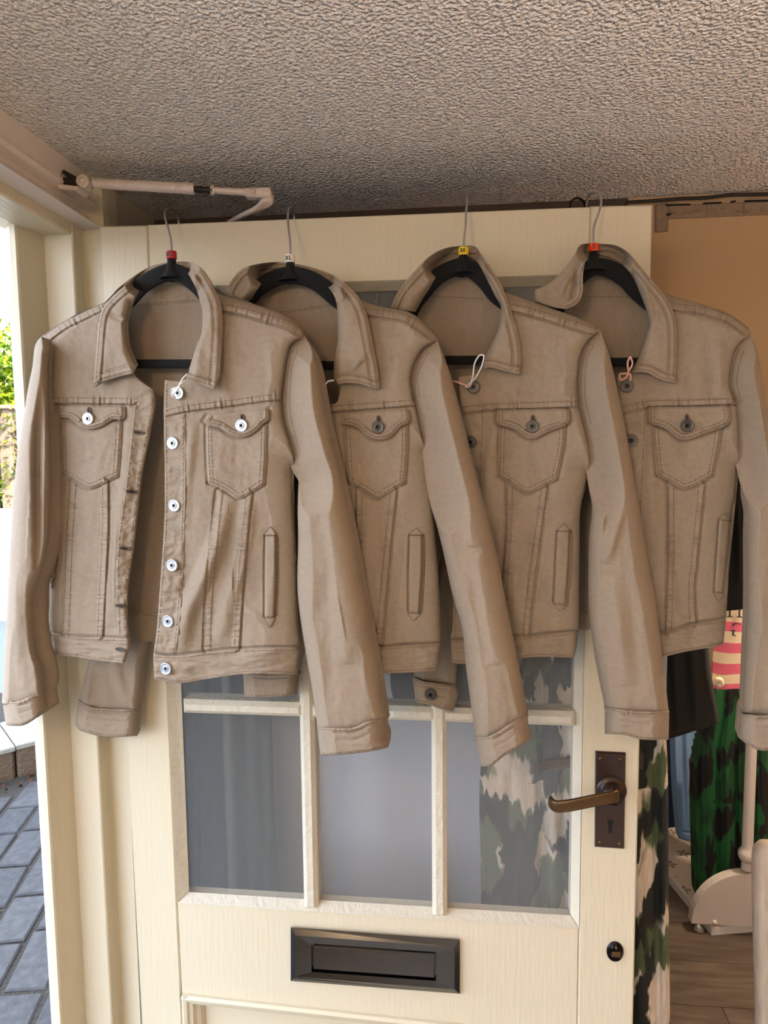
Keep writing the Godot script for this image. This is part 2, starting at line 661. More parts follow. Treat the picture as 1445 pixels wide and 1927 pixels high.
func jacket(d: Dictionary) -> void:
	var m: Material = d.mat
	var yaw: float = deg_to_rad(d.yaw)
	var neck: Vector2 = d.neck
	var org := at_z(neck.x, neck.y, DZ + d.z)
	var root := thing("denim_jacket", d.label, "jacket", org, "khaki denim jackets hanging on the open door")
	root.rotation.y = -yaw
	var st := starter()
	st.set_smooth_group(-1)
	var inv := root.transform.affine_inverse()
	# back, seen inside through the neck
	var bp := outline(d.back)
	var bs := Sheet.new().frame(cam_basis, org, yaw).area(bp, 0.021, 4.0)
	var sl_l := PackedVector2Array()
	var sl_r := PackedVector2Array()
	for p in sm(d.back[0]):
		if p.x < neck.x - 95.0: sl_l.append(p)
		elif p.x > neck.x + 95.0: sl_r.append(p)
	bs.dome(sl_l, 45.0, 0.021)
	bs.dome(sl_r, 45.0, 0.021)
	bs.dome(sm(d.back[1]), 110.0, 0.021)
	bs.dome(sm(d.back[3]), 110.0, 0.021)
	bs.rough(n_mid, 0.003, 1.0, 0.35)
	part("back_panel", bs.mesh(bp, 0.002, 0.0, -1.0), m, root)
	if d.has("facing"):
		var fl := sm(d.facing)
		var fp := fl.duplicate()
		var up := sm(d.facing_top)
		up.reverse()
		fp.append_array(up)
		var fs := bs.sub(fp, -0.0012)
		part("neck_facing", fs.mesh(fp, 0.002, 0.0, -1.0), m, root)
		stitch(st, fs, offset_line(fl, -3.0), Transform3D.IDENTITY, -1.0)
	if d.has("back_hem"):
		var hp := outline(d.back_hem)
		var hs := bs.sub(hp, -0.0016)
		part("back_hem_band", hs.mesh(hp, 0.002, 0.0, -1.0), m, root)
		stitch(st, hs, offset_line(sm(d.back_hem[0]), 4.0), Transform3D.IDENTITY, -1.0)
	# sleeves first, they lie under the armhole seam
	for sl: Dictionary in d.sleeves:
		var fy: float = yaw if not sl.has("flat") else 0.0
		var so: Vector3 = org + Vector3(-sin(yaw), 0, cos(yaw)) * sl.get("lift", 0.0)
		if sl.has("flat"): so = Vector3(org.x, org.y, DZ + sl.flat)
		var runs: Array = sl.runs.duplicate()
		var low := 2 if sl.has("arm") else 1
		var tucked := ""
		for p in pl(runs[low]): tucked += "%f,%f " % [p.x, p.y + 9.0]
		runs[low] = tucked
		var poly := outline(runs)
		var ss := Sheet.new().frame(cam_basis, so, fy).area(poly, sl.get("deep", 0.034))
		var dp: float = sl.get("deep", 0.034)
		ss.rough(n_big, 0.006, 1.3, 0.45)
		for f: Array in sl.get("folds", []):
			if f[1] == "r": ss.ridge(sm(f[0]), f[2], f[3])
			elif f[1] == "s": ss.shelf(sm(f[0]), f[2], f[3], f[4])
		ss.rough(n_mid, 0.0016, 1.0, 0.5)
		ss.rough(n_fine, 0.0003)
		ss.tone(n_mid, 0.10, 1.4, 0.25)
		for k in sl.runs.size():
			if k == sl.get("arm", -1): ss.ease(sm(sl.runs[k]), 92.0, dp + 0.006, 0.000)
			elif k in sl.get("round", []): ss.dome(sm(sl.runs[k]), sl.get("wide", 50.0), dp + 0.006)
		ss.drop(sm(tucked), 20.0, 0.012)
		if sl.has("seam"):
			ss.seam(sm(sl.seam), 2.5, 0.0006, 1.0, n_line, 0.0004)
		var tr := inv * Transform3D(Basis(ss.bx, Vector3.UP, ss.bz), so)
		var mi := part("sleeve", ss.mesh(poly, 0.002, 0.75), m, root)
		mi.transform = tr
		var cp := outline(sl.cuff)
		var cs := Sheet.new().frame(cam_basis, so, fy).area(cp, dp * 1.12, 1.7)
		cs.rough(n_mid, 0.0016, 0.8, 2.2)
		cs.rough(n_fine, 0.0006, 0.6, 1.4)
		cs.tone(n_mid, 0.10, 2.0, 2.0)
		var c0 := sm(sl.cuff[0])
		var c2 := sm(sl.cuff[2])
		cs.seam(offset_line(c0, 5.0), 3.0, 0.0012, 1.0, n_line, 0.0009)
		cs.ridge(offset_line(c0, 24.0), 4.0, -0.0012)
		cs.dome(sm(sl.cuff[1]), 48.0, dp + 0.007)
		cs.dome(sm(sl.cuff[3]), 48.0, dp + 0.007)
		cs.drop(c2, 5.0, 0.003)
		cs.drop(c0, 4.0, 0.002)
		cs.wear(c0, 3.5, 0.16)
		var cm := part("cuff", cs.mesh(cp, 0.002, 0.78), m, mi)
		stitch(st, cs, offset_line(c0, 5.0), tr)
		stitch(st, cs, offset_line(c2, 4.5), tr)
		if sl.has("button"):
			var bp2: Vector3 = cs.at(sl.button, 0.0006)
			jacket_button(root, tr * bp2, false, 0.0092)
	# fronts
	for f: Dictionary in d.fronts:
		var poly := outline(f.runs)
		var sh := Sheet.new().frame(cam_basis, org, yaw).area(poly, 0.025, 1.5 if f.has("pockets") else 3.0)
		sh.rough(n_big, f.get("billow", 0.005), 0.9, 0.4)
		for g: Array in f.get("folds", []):
			if g[1] == "r": sh.ridge(sm(g[0]), g[2], g[3])
			elif g[1] == "s": sh.shelf(sm(g[0]), g[2], g[3], g[4])
		sh.rough(n_mid, 0.0014, 1.0, 0.7)
		sh.rough(n_fine, 0.0003)
		sh.tone(n_mid, 0.16, 1.3, 0.5)
		sh.tone(n_fine, 0.07)
		sh.dome(sm(f.runs[0]), 48.0, 0.030)
		if f.has("arm"): sh.dome(sm(f.arm), 60.0, 0.030, 0.016)
		sh.dome(sm(f.side), 120.0, 0.030)
		for s: Array in f.get("seams", []):
			var ln := sm(s[0], 4.0)
			sh.seam(ln, s[1], 0.0015, s[2], n_line, s[3] if s.size() > 3 else 0.0015)
		for w: Dictionary in f.get("welts", []):
			sh.ridge(offset_line(sm(w.strip[0]), -1.5), 4.5, -0.005, false)
			sh.ridge(sm(w.strip[2]), 4.0, -0.003, false)
		for p: Dictionary in f.get("pockets", []):
			for r in 3: sh.ridge(sm(p.bag[r]), 5.0, -0.0022, false)
			sh.ridge(sm(p.flap[1]), 8.0, -0.0030, false)
		if f.has("hem"): sh.ridge(offset_line(sm(f.hem[0]), -1.0), 4.5, -0.0030, false)
		sh.drop(closed(poly), 3.5, 0.0013)
		part("front_panel", sh.mesh(poly, 0.003), m, root)
		for s: Array in f.get("seams", []):
			var ln := sm(s[0], 4.0)
			if s[1] > 3.0:
				stitch(st, sh, offset_line(ln, s[1] - 1.0))
				stitch(st, sh, offset_line(ln, -(s[1] - 1.0)))
			else: stitch(st, sh, ln)
		for s: String in f.get("stitches", []): stitch(st, sh, sm(s))
		var on_top := sh
		if f.has("placket"):
			var pp := outline(f.placket)
			var ps := patch(root, sh, "placket", pp, 0.0022, m)
			on_top = ps
			ps.rough(n_fine, 0.0009, 0.8, 0.8)
			ps.rough(n_mid, 0.0022, 1.6, 2.4)
			ps.tone(n_mid, 0.14, 1.6, 2.4)
			part("placket", ps.mesh(pp, 0.004), m, root)
			stitch(st, ps, offset_line(sm(f.placket[0]), 4.0))
			stitch(st, ps, offset_line(sm(f.placket[2]), 4.0))
		if f.has("hem"):
			var hp := outline(f.hem)
			var hs := patch(root, sh, "hem_band", hp, 0.0036, m)
			hs.rough(n_mid, 0.0034, 0.7, 2.6)
			hs.rough(n_fine, 0.0007, 0.6, 1.5)
			hs.tone(n_mid, 0.12, 0.6, 2.6)
			part("hem_band", hs.mesh(hp, 0.006), m, root)
			stitch(st, hs, offset_line(sm(f.hem[0]), 5.0))
			stitch(st, hs, offset_line(sm(f.hem[2]), 4.5))
			for b: Vector2 in f.get("hem_buttons", []): jacket_button(root, hs.at(b, 0.0008), d.bright)
			for b: Vector2 in f.get("hem_holes", []): buttonhole(root, hs, b, 9.0, 0.15)
		for p: Dictionary in f.get("pockets", []):
			var bp3 := outline(p.bag)
			var bs3 := patch(root, sh, "pocket", bp3, 0.0030, m, 5.0)
			bs3.rough(n_fine, 0.0004, 1.3, 0.7)
			bs3.tone(n_mid, 0.10, 1.6, 0.4)
			part("pocket", bs3.mesh(bp3, 0.005), m, root)
			for q in [5.0, 11.0]:
				for r in [0, 1, 2]: stitch(st, bs3, offset_line(sm(p.bag[r]), q * p.get("in", 1.0)))
			var fp3 := outline(p.flap)
			var fs3 := sh.sub(fp3, 0.0042)
			fs3.ridge(sm(p.flap[1]), 26.0, 0.0055)
			fs3.rough(n_fine, 0.0007, 0.9, 0.9)
			fs3.seam(offset_line(sm(p.flap[1]), 9.0 * p.get("fin", 1.0)), 2.5, 0.0006, 1.0, n_line, 0.0006)
			fs3.tone(n_mid, 0.12, 1.5, 1.5)
			fs3.drop(closed(fp3), 4.0, 0.0026)
			fs3.wear(closed(fp3), 3.0, 0.16)
			part("pocket_flap", fs3.mesh(fp3, 0.008), m, root)
			stitch(st, fs3, offset_line(sm(p.flap[1]), 6.0 * p.get("fin", 1.0)))
			stitch(st, fs3, offset_line(sm(p.flap[1]), 11.0 * p.get("fin", 1.0)))
			jacket_button(root, fs3.at(p.button, 0.0008), d.bright)
			buttonhole(root, fs3, p.button + Vector2(1, -15), 6.0, 1.4)
		for w: Dictionary in f.get("welts", []):
			var wp := outline(w.strip)
			var ws := patch(root, sh, "welt", wp, 0.0034, m, 3.0)
			part("pocket_welt", ws.mesh(wp, 0.007), m, root)
			stitch(st, ws, offset_line(sm(w.strip[0]), w.get("in", 1.0) * 3.0))
			for tri: String in [w.top, w.bottom]:
				var tp := pl(tri)
				var ts := sh.sub(tp, 0.0022, 1.5)
				ts.drop(closed(tp), 3.0, 0.0009)
				part("pocket_tab", ts.mesh(tp, 0.003), m, root)
				stitch(st, ts, closed(tp))
			stitch(st, sh, sm(w.line))
		for b: Vector2 in f.get("buttons", []): jacket_button(root, (on_top if on_top.holds(b) else sh).at(b, 0.0010), d.bright)
		for b: Vector2 in f.get("holes", []): buttonhole(root, on_top if on_top.holds(b) else sh, b, 10.0, 0.12)
	# collar
	var cp4 := outline(d.collar)
	var cs4 := Sheet.new().frame(cam_basis, org, yaw).area(cp4, 0.040)
	cs4.rough(n_big, 0.005, 1.5, 1.0)
	cs4.rough(n_mid, 0.0018, 1.2, 0.8)
	cs4.rough(n_fine, 0.0004)
	cs4.tone(n_mid, 0.10, 1.2, 0.6)
	for g: Array in d.get("collar_folds", []): cs4.ridge(sm(g[0]), g[1], g[2])
	for r: String in d.roll: cs4.dome(sm(r), 34.0, 0.046, 0.022)
	for r: String in d.rim: cs4.drop(sm(r), 40.0, 0.006)
	var bl := sm(d.behind)
	cs4.stamp(bl, d.behind_w)
	for n in cs4.hit:
		var t := smoothstep(0.25, 1.0, cs4.D[n] / d.behind_w)
		cs4.H[n] = lerpf(-0.016, cs4.H[n], t)
	for r: Array in d.collar_seams: cs4.seam(offset_line(sm(r[0], 4.0), r[1] * 9.0), 4.5, 0.0010, r[1], n_line, 0.0005)
	cs4.drop(closed(cp4), 4.0, 0.0018)
	cs4.wear(closed(cp4), 3.5, 0.14)
	part("collar", cs4.mesh(cp4, 0.004), m, root)
	for r: Array in d.collar_seams:
		stitch(st, cs4, offset_line(sm(r[0], 4.0), r[1] * 5.0))
		stitch(st, cs4, offset_line(sm(r[0], 4.0), r[1] * 13.0))
	part("stitching", finish(st), mat("brown_thread", Color(0.40, 0.31, 0.22), 0.85), root, Vector3.ZERO, "stuff")
	# loops of string left from the swing tags
	for s: Dictionary in d.get("strings", []):
		var pts := []
		for p: Vector3 in s.pts:
			var l := cs4.local(Vector2(p.x, p.y), p.z)
			pts.append(Vector3(l.x, l.y, p.z))
		part("tag_string", finish(tube(arc_pts(pts, 6), PackedFloat32Array([s.r]), 6)), mat(s.color[0], s.color[1], 0.8), root)

# ------------------------------------------------------------------ hangers
func hanger(label: String, neck: Vector2, z: float, yaw_deg: float, arm_pts: Array, bar: Array, hook: Array, cube: Color, text: String, ink: Color) -> void:
	var yaw := deg_to_rad(yaw_deg)
	var org := at_z(neck.x, neck.y, DZ + z)
	var root := thing("clothes_hanger", label, "hanger", org, "black velvet hangers hooked over the door")
	root.rotation.y = -yaw
	var sh := Sheet.new().frame(cam_basis, org, yaw)
	var black := mat("black_velvet", Color(0.018, 0.018, 0.022), 0.95)
	black.rim_enabled = true
	black.rim = 0.15
	var pts := []
	for p: Vector2 in arm_pts:
		var l := sh.local(p)
		pts.append(Vector3(l.x, l.y, 0))
	part("arm", finish(tube(arc_pts(pts, 6), PackedFloat32Array([0.0115]), 14, 0.36, Vector3(0, 0.95, 0.0), null, 0.35)), black, root)
	var b0 := sh.local(bar[0])
	var b1 := sh.local(bar[1])
	part("trouser_bar", finish(tube(PackedVector3Array([Vector3(b0.x, b0.y, 0), Vector3(b1.x, b1.y, 0)]), PackedFloat32Array([0.0062]), 12, 0.6, Vector3(0, 1, 0), null, 0.3)), black, root)
	var l0 := sh.local(neck)
	part("neck", finish(lathe(PackedVector2Array([Vector2(0.016, -0.022), Vector2(0.0085, -0.012), Vector2(0.0062, -0.002), Vector2(0.0056, 0.004), Vector2(0.0040, 0.0055), Vector2(0, 0.0055)]), Vector3(l0.x, l0.y, 0), Vector3.UP, 16)), black, root)
	var hp := []
	var inv := root.transform.affine_inverse()
	for p: Vector3 in hook: hp.append(inv * at_z(p.x, p.y, DZ + p.z))
	part("hook", finish(tube(arc_pts(hp, 8), PackedFloat32Array([0.0016]), 10)), mat("hanger_wire", Color(0.74, 0.73, 0.72), 0.34, 0.75), root)
	var cp: Vector3 = hp[0]
	var cu := part("size_cube", finish(lathe(PackedVector2Array([Vector2(0.0018, 0.0052), Vector2(0.0062, 0.0052), Vector2(0.0068, 0.0046), Vector2(0.0068, -0.0046), Vector2(0.0062, -0.0052), Vector2(0.0018, -0.0052)]), Vector3.ZERO, Vector3.UP, 22)), mat("size_cube_" + text, cube, 0.4), root, cp + Vector3(0, 0.001, 0))
	part("lettering", words(text, 0.0078), mat("size_ink_" + text, ink, 0.6), cu, Vector3(0, 0, 0.0068))

func jackets() -> void:
	n_fine = noise(11, 0.055, 2)
	n_mid = noise(23, 0.018, 3)
	n_big = noise(37, 0.007, 2)
	n_line = noise(5, 0.05, 2)
	var weave := weave_normal()
	var slub := noise_tex(77, 512, 0.02, 4, Color(0.95, 0.95, 0.95), Color(1, 1, 1), Vector2(1.0, 1.3))
	var m := mat("khaki_denim", Color(0.570, 0.505, 0.425), 0.88)
	m.vertex_color_use_as_albedo = true
	m.albedo_texture = slub
	m.normal_enabled = true
	m.normal_texture = weave
	m.normal_scale = 0.2
	m.uv1_scale = Vector3(9, 9, 1)
	m.rim_enabled = true
	m.rim = 0.12
	var white := ["white_string", Color(0.86, 0.85, 0.84)]
	var pink := ["pink_string", Color(0.80, 0.62, 0.56)]
	# ---- first jacket, worn open
	jacket({
		label = "khaki denim jacket hanging open on the red-tagged hanger, bright silver buttons down its placket",
		mat = m, bright = true, neck = Vector2(323, 492), z = 0.100, yaw = 7.0,
		back = ["78,633 120,607 188,575 225,540 257,516 285,502 317,495 349,494 372,502 395,535 428,550 481,573 534,592 562,612 573,632", "573,632 545,700 545,850 552,900 554,1001 558,1081 560,1200", "560,1200 430,1208 291,1208 245,1204 100,1200", "100,1200 92,1081 96,1001 84,881 79,760 78,633"],
		facing = "236,578 270,576 301,573 340,569 385,566", facing_top = "236,560 262,528 290,510 323,502 350,504 372,525 385,550",
		back_hem = ["225,1152 260,1152 310,1157", "310,1157 310,1208", "310,1208 245,1204 225,1202", "225,1202 225,1152"],
		fronts = [{
			runs = ["232,552 188,573 156,587 120,605 78,633", "78,633 84,661 80,700 79,760 82,820 84,881 90,941 96,1001 92,1081 93,1121 92,1170 97,1202 100,1232", "100,1232 140,1236 180,1242 231,1248", "231,1248 241,1214 237,1162 239,1101 249,1033 257,961 267,881 279,824 285,790 290,761 287,733", "287,733 252,705 235,660 222,600 232,552"],
			side = "82,800 84,881 90,941 96,1001 92,1081 93,1121 92,1170 97,1202 100,1232", arm = "78,633 84,661 80,700 79,760 82,800",
			folds = [["250,760 242,860 228,960 222,1060 215,1180", "r", 22, 0.006], ["120,930 112,1010 108,1090 112,1180", "r", 20, 0.005], ["200,930 208,1010 205,1100 200,1180", "r", 18, 0.005], ["100,640 118,690 112,740", "r", 18, 0.004]],
			seams = [["234,566 188,580 156,595 120,613 84,640", 7.0, -1.0], ["81,755 140,754 229,755 250,756", 6.0, 1.0], ["138,909 132,1000 128,1090 124,1190", 6.0, 1.0], ["198,909 198,1000 193,1100 188,1196", 6.0, -1.0], ["92,665 88,700 87,755", 5.0, 1.0]],
			stitches = ["102,1000 104,1040 100,1090", "113,1000 116,1045 110,1092"],
			placket = ["287,733 290,761 285,790 279,824 267,881 257,961 249,1033 239,1101 237,1162 240,1200", "240,1200 222,1199", "222,1199 219,1121 221,1021 237,901 248,800 253,760", "253,760 256,740 270,731 287,733"],
			hem = ["92,1190 140,1197 192,1199 240,1201", "240,1201 241,1214 231,1248", "231,1248 180,1242 140,1236 100,1232", "100,1232 97,1202 92,1190"],
			hem_holes = [Vector2(227, 1222)], holes = [Vector2(262, 814), Vector2(248, 925), Vector2(236, 1032), Vector2(228, 1140)],
			pockets = [{bag = ["231,790 228,840 224,897", "224,897 195,911 168,921 140,908 115,893", "115,893 113,850 112,794", "112,794 170,800 231,790"], flap = ["108,763 170,764 235,765", "235,765 234,788 225,791 213,789 192,802 170,808 152,804 132,788 112,786 102,780 108,763"], button = Vector2(168, 788)}],
			welts = [{strip = ["104,1008 105,1050 101,1088", "101,1088 95,1088", "95,1088 96,1050 97,1008", "97,1008 104,1008"], top = "94,1002 100,981 106,1002", bottom = "95,1092 101,1092 98,1108", line = "108,1004 110,1050 105,1090"}],
		}, {
			runs = ["395,552 413,552 423,556 481,573 534,592 562,612 573,632", "573,632 548,645 540,665 534,701 528,753 532,795 545,835 552,870 552,900 550,940 554,1001 558,1081 560,1162 564,1218 558,1270", "558,1270 510,1268 461,1268 420,1273 381,1279 345,1285 321,1284 290,1278", "290,1278 289,1230 295,1182 301,1101 308,1001 310,921 308,780 310,715", "310,715 345,716 372,690 392,640 398,590 395,552"],
			side = "550,880 550,940 554,1001 558,1081 560,1162 564,1218 558,1270", arm = "573,632 548,645 540,665 534,701 528,753 532,795 545,835 552,880",
			folds = [["430,930 408,1020 380,1090 350,1160 340,1225", "r", 26, 0.014], ["470,940 450,1050 430,1130 410,1215", "r", 24, 0.008], ["365,790 352,900 350,1000", "r", 16, 0.004], ["545,880 530,960 545,1060", "r", 26, 0.007], ["505,640 520,700 512,750", "r", 20, 0.005], ["450,1140 500,1170 550,1190", "r", 14, 0.004]],
			seams = [["400,575 423,579 461,587 502,599 542,611 566,626", 7.0, 1.0], ["311,778 349,769 421,760 502,749 530,747", 6.0, 1.0], ["413,927 403,1025 394,1121 390,1220", 6.0, 1.0], ["469,929 461,1001 451,1121 445,1219", 6.0, -1.0], ["556,655 545,690 540,740 543,790 556,840", 6.0, 1.0]],
			stitches = ["314,722 314,775"],
			placket = ["349,781 349,870 348,961 344,1081 337,1174 330,1232", "330,1232 289,1230", "289,1230 295,1182 301,1101 308,1001 310,921 308,782", "308,782 349,779"],
			hem = ["289,1230 333,1233 421,1223 500,1219 562,1218", "562,1218 558,1270", "558,1270 510,1268 461,1268 420,1273 381,1279 345,1285 321,1284 290,1278", "290,1278 289,1230"],
			hem_buttons = [Vector2(314, 1257)], buttons = [Vector2(337, 740), Vector2(327, 834), Vector2(330, 951), Vector2(326, 1063), Vector2(318, 1168)],
			pockets = [{bag = ["503,798 502,860 498,913", "498,913 470,930 447,939 420,922 391,909", "391,909 388,860 387,802", "387,802 450,815 503,798"], flap = ["389,782 450,775 506,770", "506,770 505,790 495,797 481,812 457,823 433,818 413,805 397,801 383,792 389,782"], button = Vector2(456, 801)}],
			welts = [{strip = ["519,1009 519,1080 516,1160", "516,1160 498,1160", "498,1160 498,1080 499,1009", "499,1009 519,1009"], top = "495,1007 509,991 521,1007", bottom = "497,1163 518,1163 508,1181", line = "525,1010 525,1080 522,1160"}],
		}],
		sleeves = [{runs = ["573,632 540,645 528,670 522,705 518,755 524,800 538,845 548,880 562,905", "562,905 560,960 561,1013 560,1117 574,1221 589,1307 597,1368", "597,1368 629,1371 664,1370 691,1359 727,1351", "727,1351 712,1255 698,1179 674,1048 653,944 634,861 617,790 603,710 590,660 573,632"], arm = 0, round = [1, 3], lift = 0.008, deep = 0.036, seam = "566,910 566,1013 566,1117 580,1221 600,1330",
			folds = [["603,742 612,780 604,830 584,872 570,895", "s", 34, 0.020, -1.0], ["590,660 604,720 612,780", "r", 22, 0.006], ["610,900 640,1010 650,1130 655,1250", "r", 34, 0.010]],
			cuff = ["596,1366 629,1369 664,1368 691,1357 727,1350", "727,1350 725,1380 731,1397 730,1407", "730,1407 698,1414 646,1420 603,1422", "603,1422 596,1366"]},
			{flat = 0.108, deep = 0.030, runs = ["78,633 66,650 61,690 53,730 45,780 33,851 24,942 20,1010 17,1068 12,1162 7,1243 4,1317", "4,1317 32,1320 59,1310 85,1297", "85,1297 77,1251 66,1216 62,1127 81,1068 92,1008 94,960 96,900 96,840 92,760 92,680 95,650 78,633"], round = [0, 2], wide = 30.0,
			folds = [["66,660 58,760 50,836 48,912 48,1041 54,1125", "r", 26, 0.008], ["86,700 76,780 72,860 72,950 73,1040 70,1110", "r", 15, -0.010], ["30,1100 34,1200 40,1300", "r", 20, 0.004]],
			cuff = ["4,1316 32,1319 59,1309 85,1296", "85,1296 84,1308 88,1335", "88,1335 60,1357 40,1366 11,1365", "11,1365 4,1316"]}],
		collar = ["317,493 285,501 257,517 237,536 213,556 192,581 184,613 180,661 176,715 178,727", "178,727 196,717 229,707 247,703", "247,703 257,685", "257,685 243,653 238,613 241,593 247,572 260,545 283,522 322,508 348,511 360,525 371,550 379,580 381,600 377,629 365,661 355,697", "355,697 349,715", "349,715 381,725 401,732", "401,732 411,709 415,661 417,609 413,569 401,540 381,508 365,496 349,492 317,493"],
		collar_seams = [["285,501 257,517 237,536 213,556 192,581 184,613 180,661 176,715", -1.0], ["178,727 196,717 229,707 247,703", -1.0], ["349,715 381,725 401,732", -1.0], ["411,720 415,661 417,609 413,569 401,540 381,508", -1.0]],
		collar_folds = [["205,590 225,600 240,598", 9.0, -0.006], ["358,500 372,540 376,580", 9.0, 0.008], ["366,580 374,600 371,650", 9.0, 0.005]],
		roll = ["257,685 243,653 238,613 241,593 247,572", "371,550 379,580 381,600 377,629 365,661 355,697"], rim = ["213,556 192,581 184,613 180,661 176,715", "411,709 415,661 417,609 413,569"],
		behind = "266,528 290,509 322,499 342,500", behind_w = 33.0,
		strings = [{color = white, r = 0.0011, pts = [Vector3(349, 716, 0.052), Vector3(340, 722, 0.054), Vector3(332, 736, 0.050), Vector3(325, 742, 0.046), Vector3(330, 748, 0.040)]}, {color = white, r = 0.0010, pts = [Vector3(352, 704, 0.052), Vector3(343, 714, 0.056), Vector3(335, 728, 0.050), Vector3(323, 733, 0.046), Vector3(324, 747, 0.040)]}],
	})
	# ---- second jacket
	jacket({
		label = "khaki denim jacket on the white-tagged hanger, second from the left, half behind the open one",
		mat = m, bright = false, neck = Vector2(546, 497), z = 0.075, yaw = 9.0,
		back = ["400,640 430,575 455,530 483,505 521,498 553,499 591,508 629,525 660,550 683,567 718,578 766,587 792,603 823,638", "823,638 800,850 818,1013 828,1200", "828,1200 600,1205 400,1200", "400,1200 395,900 400,640"],
		facing = "450,592 527,590 578,583 640,573", facing_top = "450,570 490,530 546,508 600,520 640,555",
		fronts = [{
			runs = ["430,560 415,600 400,640", "400,640 390,900 395,1235", "395,1235 460,1238 520,1240", "520,1240 540,1000 555,800 556,740", "556,740 500,690 450,620 430,560"], side = "400,640 390,900 395,1235",
		}, {
			runs = ["650,545 683,566 718,577 766,586 792,602 817,628 823,638", "823,638 795,656 779,682 772,714 776,740 782,768 788,800 795,830 800,850 805,900 809,926 818,1013 825,1100 828,1210 821,1262", "821,1262 760,1266 700,1268 620,1270 585,1270", "585,1270 585,1200 590,1000 605,850 612,775 616,762", "616,762 634,757 640,735 650,690 660,640 655,590 650,545"],
			side = "800,850 805,900 809,926 818,1013 825,1100 828,1210 821,1262", arm = "823,638 795,656 779,682 772,714 776,740 782,768 788,800 795,830 800,850",
			folds = [["700,940 690,1050 700,1180", "r", 24, 0.008], ["760,930 775,1000 770,1100 790,1200", "r", 22, 0.007], ["745,630 760,690 755,740", "r", 20, 0.005]],
			seams = [["675,584 693,587 725,591 766,600 796,617 816,634", 7.0, 1.0], ["616,770 671,766 740,761 780,757", 6.0, 1.0], ["675,923 676,1013 672,1100 668,1215", 6.0, 1.0], ["741,923 731,1013 721,1117 712,1214", 6.0, -1.0], ["803,660 786,690 780,714 785,750", 6.0, 1.0]],
			hem = ["585,1222 709,1218 770,1213 828,1210", "828,1210 821,1262", "821,1262 760,1266 700,1268 620,1270 585,1270", "585,1270 585,1222"],
			pockets = [{bag = ["768,800 768,850 763,909", "763,909 735,925 709,939 680,922 653,906", "653,906 649,850 647,800", "647,800 710,815 768,800"], flap = ["643,777 700,774 769,771", "769,771 771,793 753,803 737,821 715,828 693,822 671,804 655,799 643,797 643,777"], button = Vector2(712, 804)}],
			welts = [{strip = ["795,1009 794,1080 789,1152", "789,1152 769,1150", "769,1150 769,1080 771,1008", "771,1008 795,1009"], top = "768,1006 783,993 797,1007", bottom = "767,1154 791,1155 778,1169", line = "800,1012 799,1080 795,1150"}],
		}],
		sleeves = [{runs = ["823,638 785,655 768,690 762,730 768,775 776,810 786,850 798,900 811,954", "811,954 822,990 833,1034 851,1117 870,1186 878,1266 894,1385", "894,1385 923,1385 958,1364 992,1341", "992,1341 972,1238 951,1134 934,1048 913,961 885,854 858,746 843,695 823,638"], arm = 0, round = [1, 3], lift = 0.008, deep = 0.034, seam = "818,965 840,1034 858,1117 876,1186 886,1266",
			folds = [["822,940 850,968 880,982", "r", 16, -0.005], ["850,850 880,940 893,985 890,1030", "r", 22, 0.012], ["905,1040 920,1140 940,1250", "r", 30, 0.010], ["835,700 850,780 862,850", "r", 26, 0.006]],
			cuff = ["893,1386 923,1383 958,1362 993,1341", "993,1341 994,1369 999,1390", "999,1390 975,1407 951,1421 922,1443 906,1442", "906,1442 893,1386"]},
			{flat = 0.030, deep = 0.018, runs = ["430,640 400,660 330,850 250,1050 200,1170 168,1243 149,1317", "149,1317 177,1331 260,1336", "260,1336 266,1294 272,1249 300,1150 380,950 450,750 470,650 430,640"], round = [0, 2], wide = 40.0, folds = [["215,1230 225,1290 245,1325", "r", 18, 0.005]],
			cuff = ["148,1316 177,1330 260,1334", "260,1334 258,1385", "258,1385 200,1387 151,1375 141,1362", "141,1362 148,1316"]}],
		collar = ["424,552 435,529 454,507 483,497 521,493 553,496 591,504 629,519 655,538 677,563 690,593 701,647 710,695 714,731", "714,731 702,731 680,723 655,720 636,723", "636,723 628,711", "628,711 629,676 636,631 634,577 625,550 605,530 580,514 546,508 515,513 490,533 470,562 460,570", "460,570 440,561 424,552"],
		collar_seams = [["424,552 435,529 454,507 483,497 521,493 553,496 591,504 629,519 655,538 677,563 690,593 701,647 710,695 713,722", 1.0], ["714,731 702,731 680,723 655,720 636,723", 1.0]],
		collar_folds = [["476,520 474,545 462,566", 10.0, 0.008], ["618,528 640,545 646,565", 8.0, 0.008], ["660,700 675,680 690,672", 9.0, 0.005]],
		roll = ["628,711 629,676 636,631 634,577", "490,545 470,562 460,570"], rim = ["677,563 690,593 701,647 710,695 714,731"],
		behind = "498,515 546,501 596,510 614,522", behind_w = 34.0,
		strings = [{color = white, r = 0.0010, pts = [Vector3(628, 716, 0.048), Vector3(617, 718, 0.044), Vector3(609, 730, 0.036), Vector3(606, 745, 0.028)]}],
	})
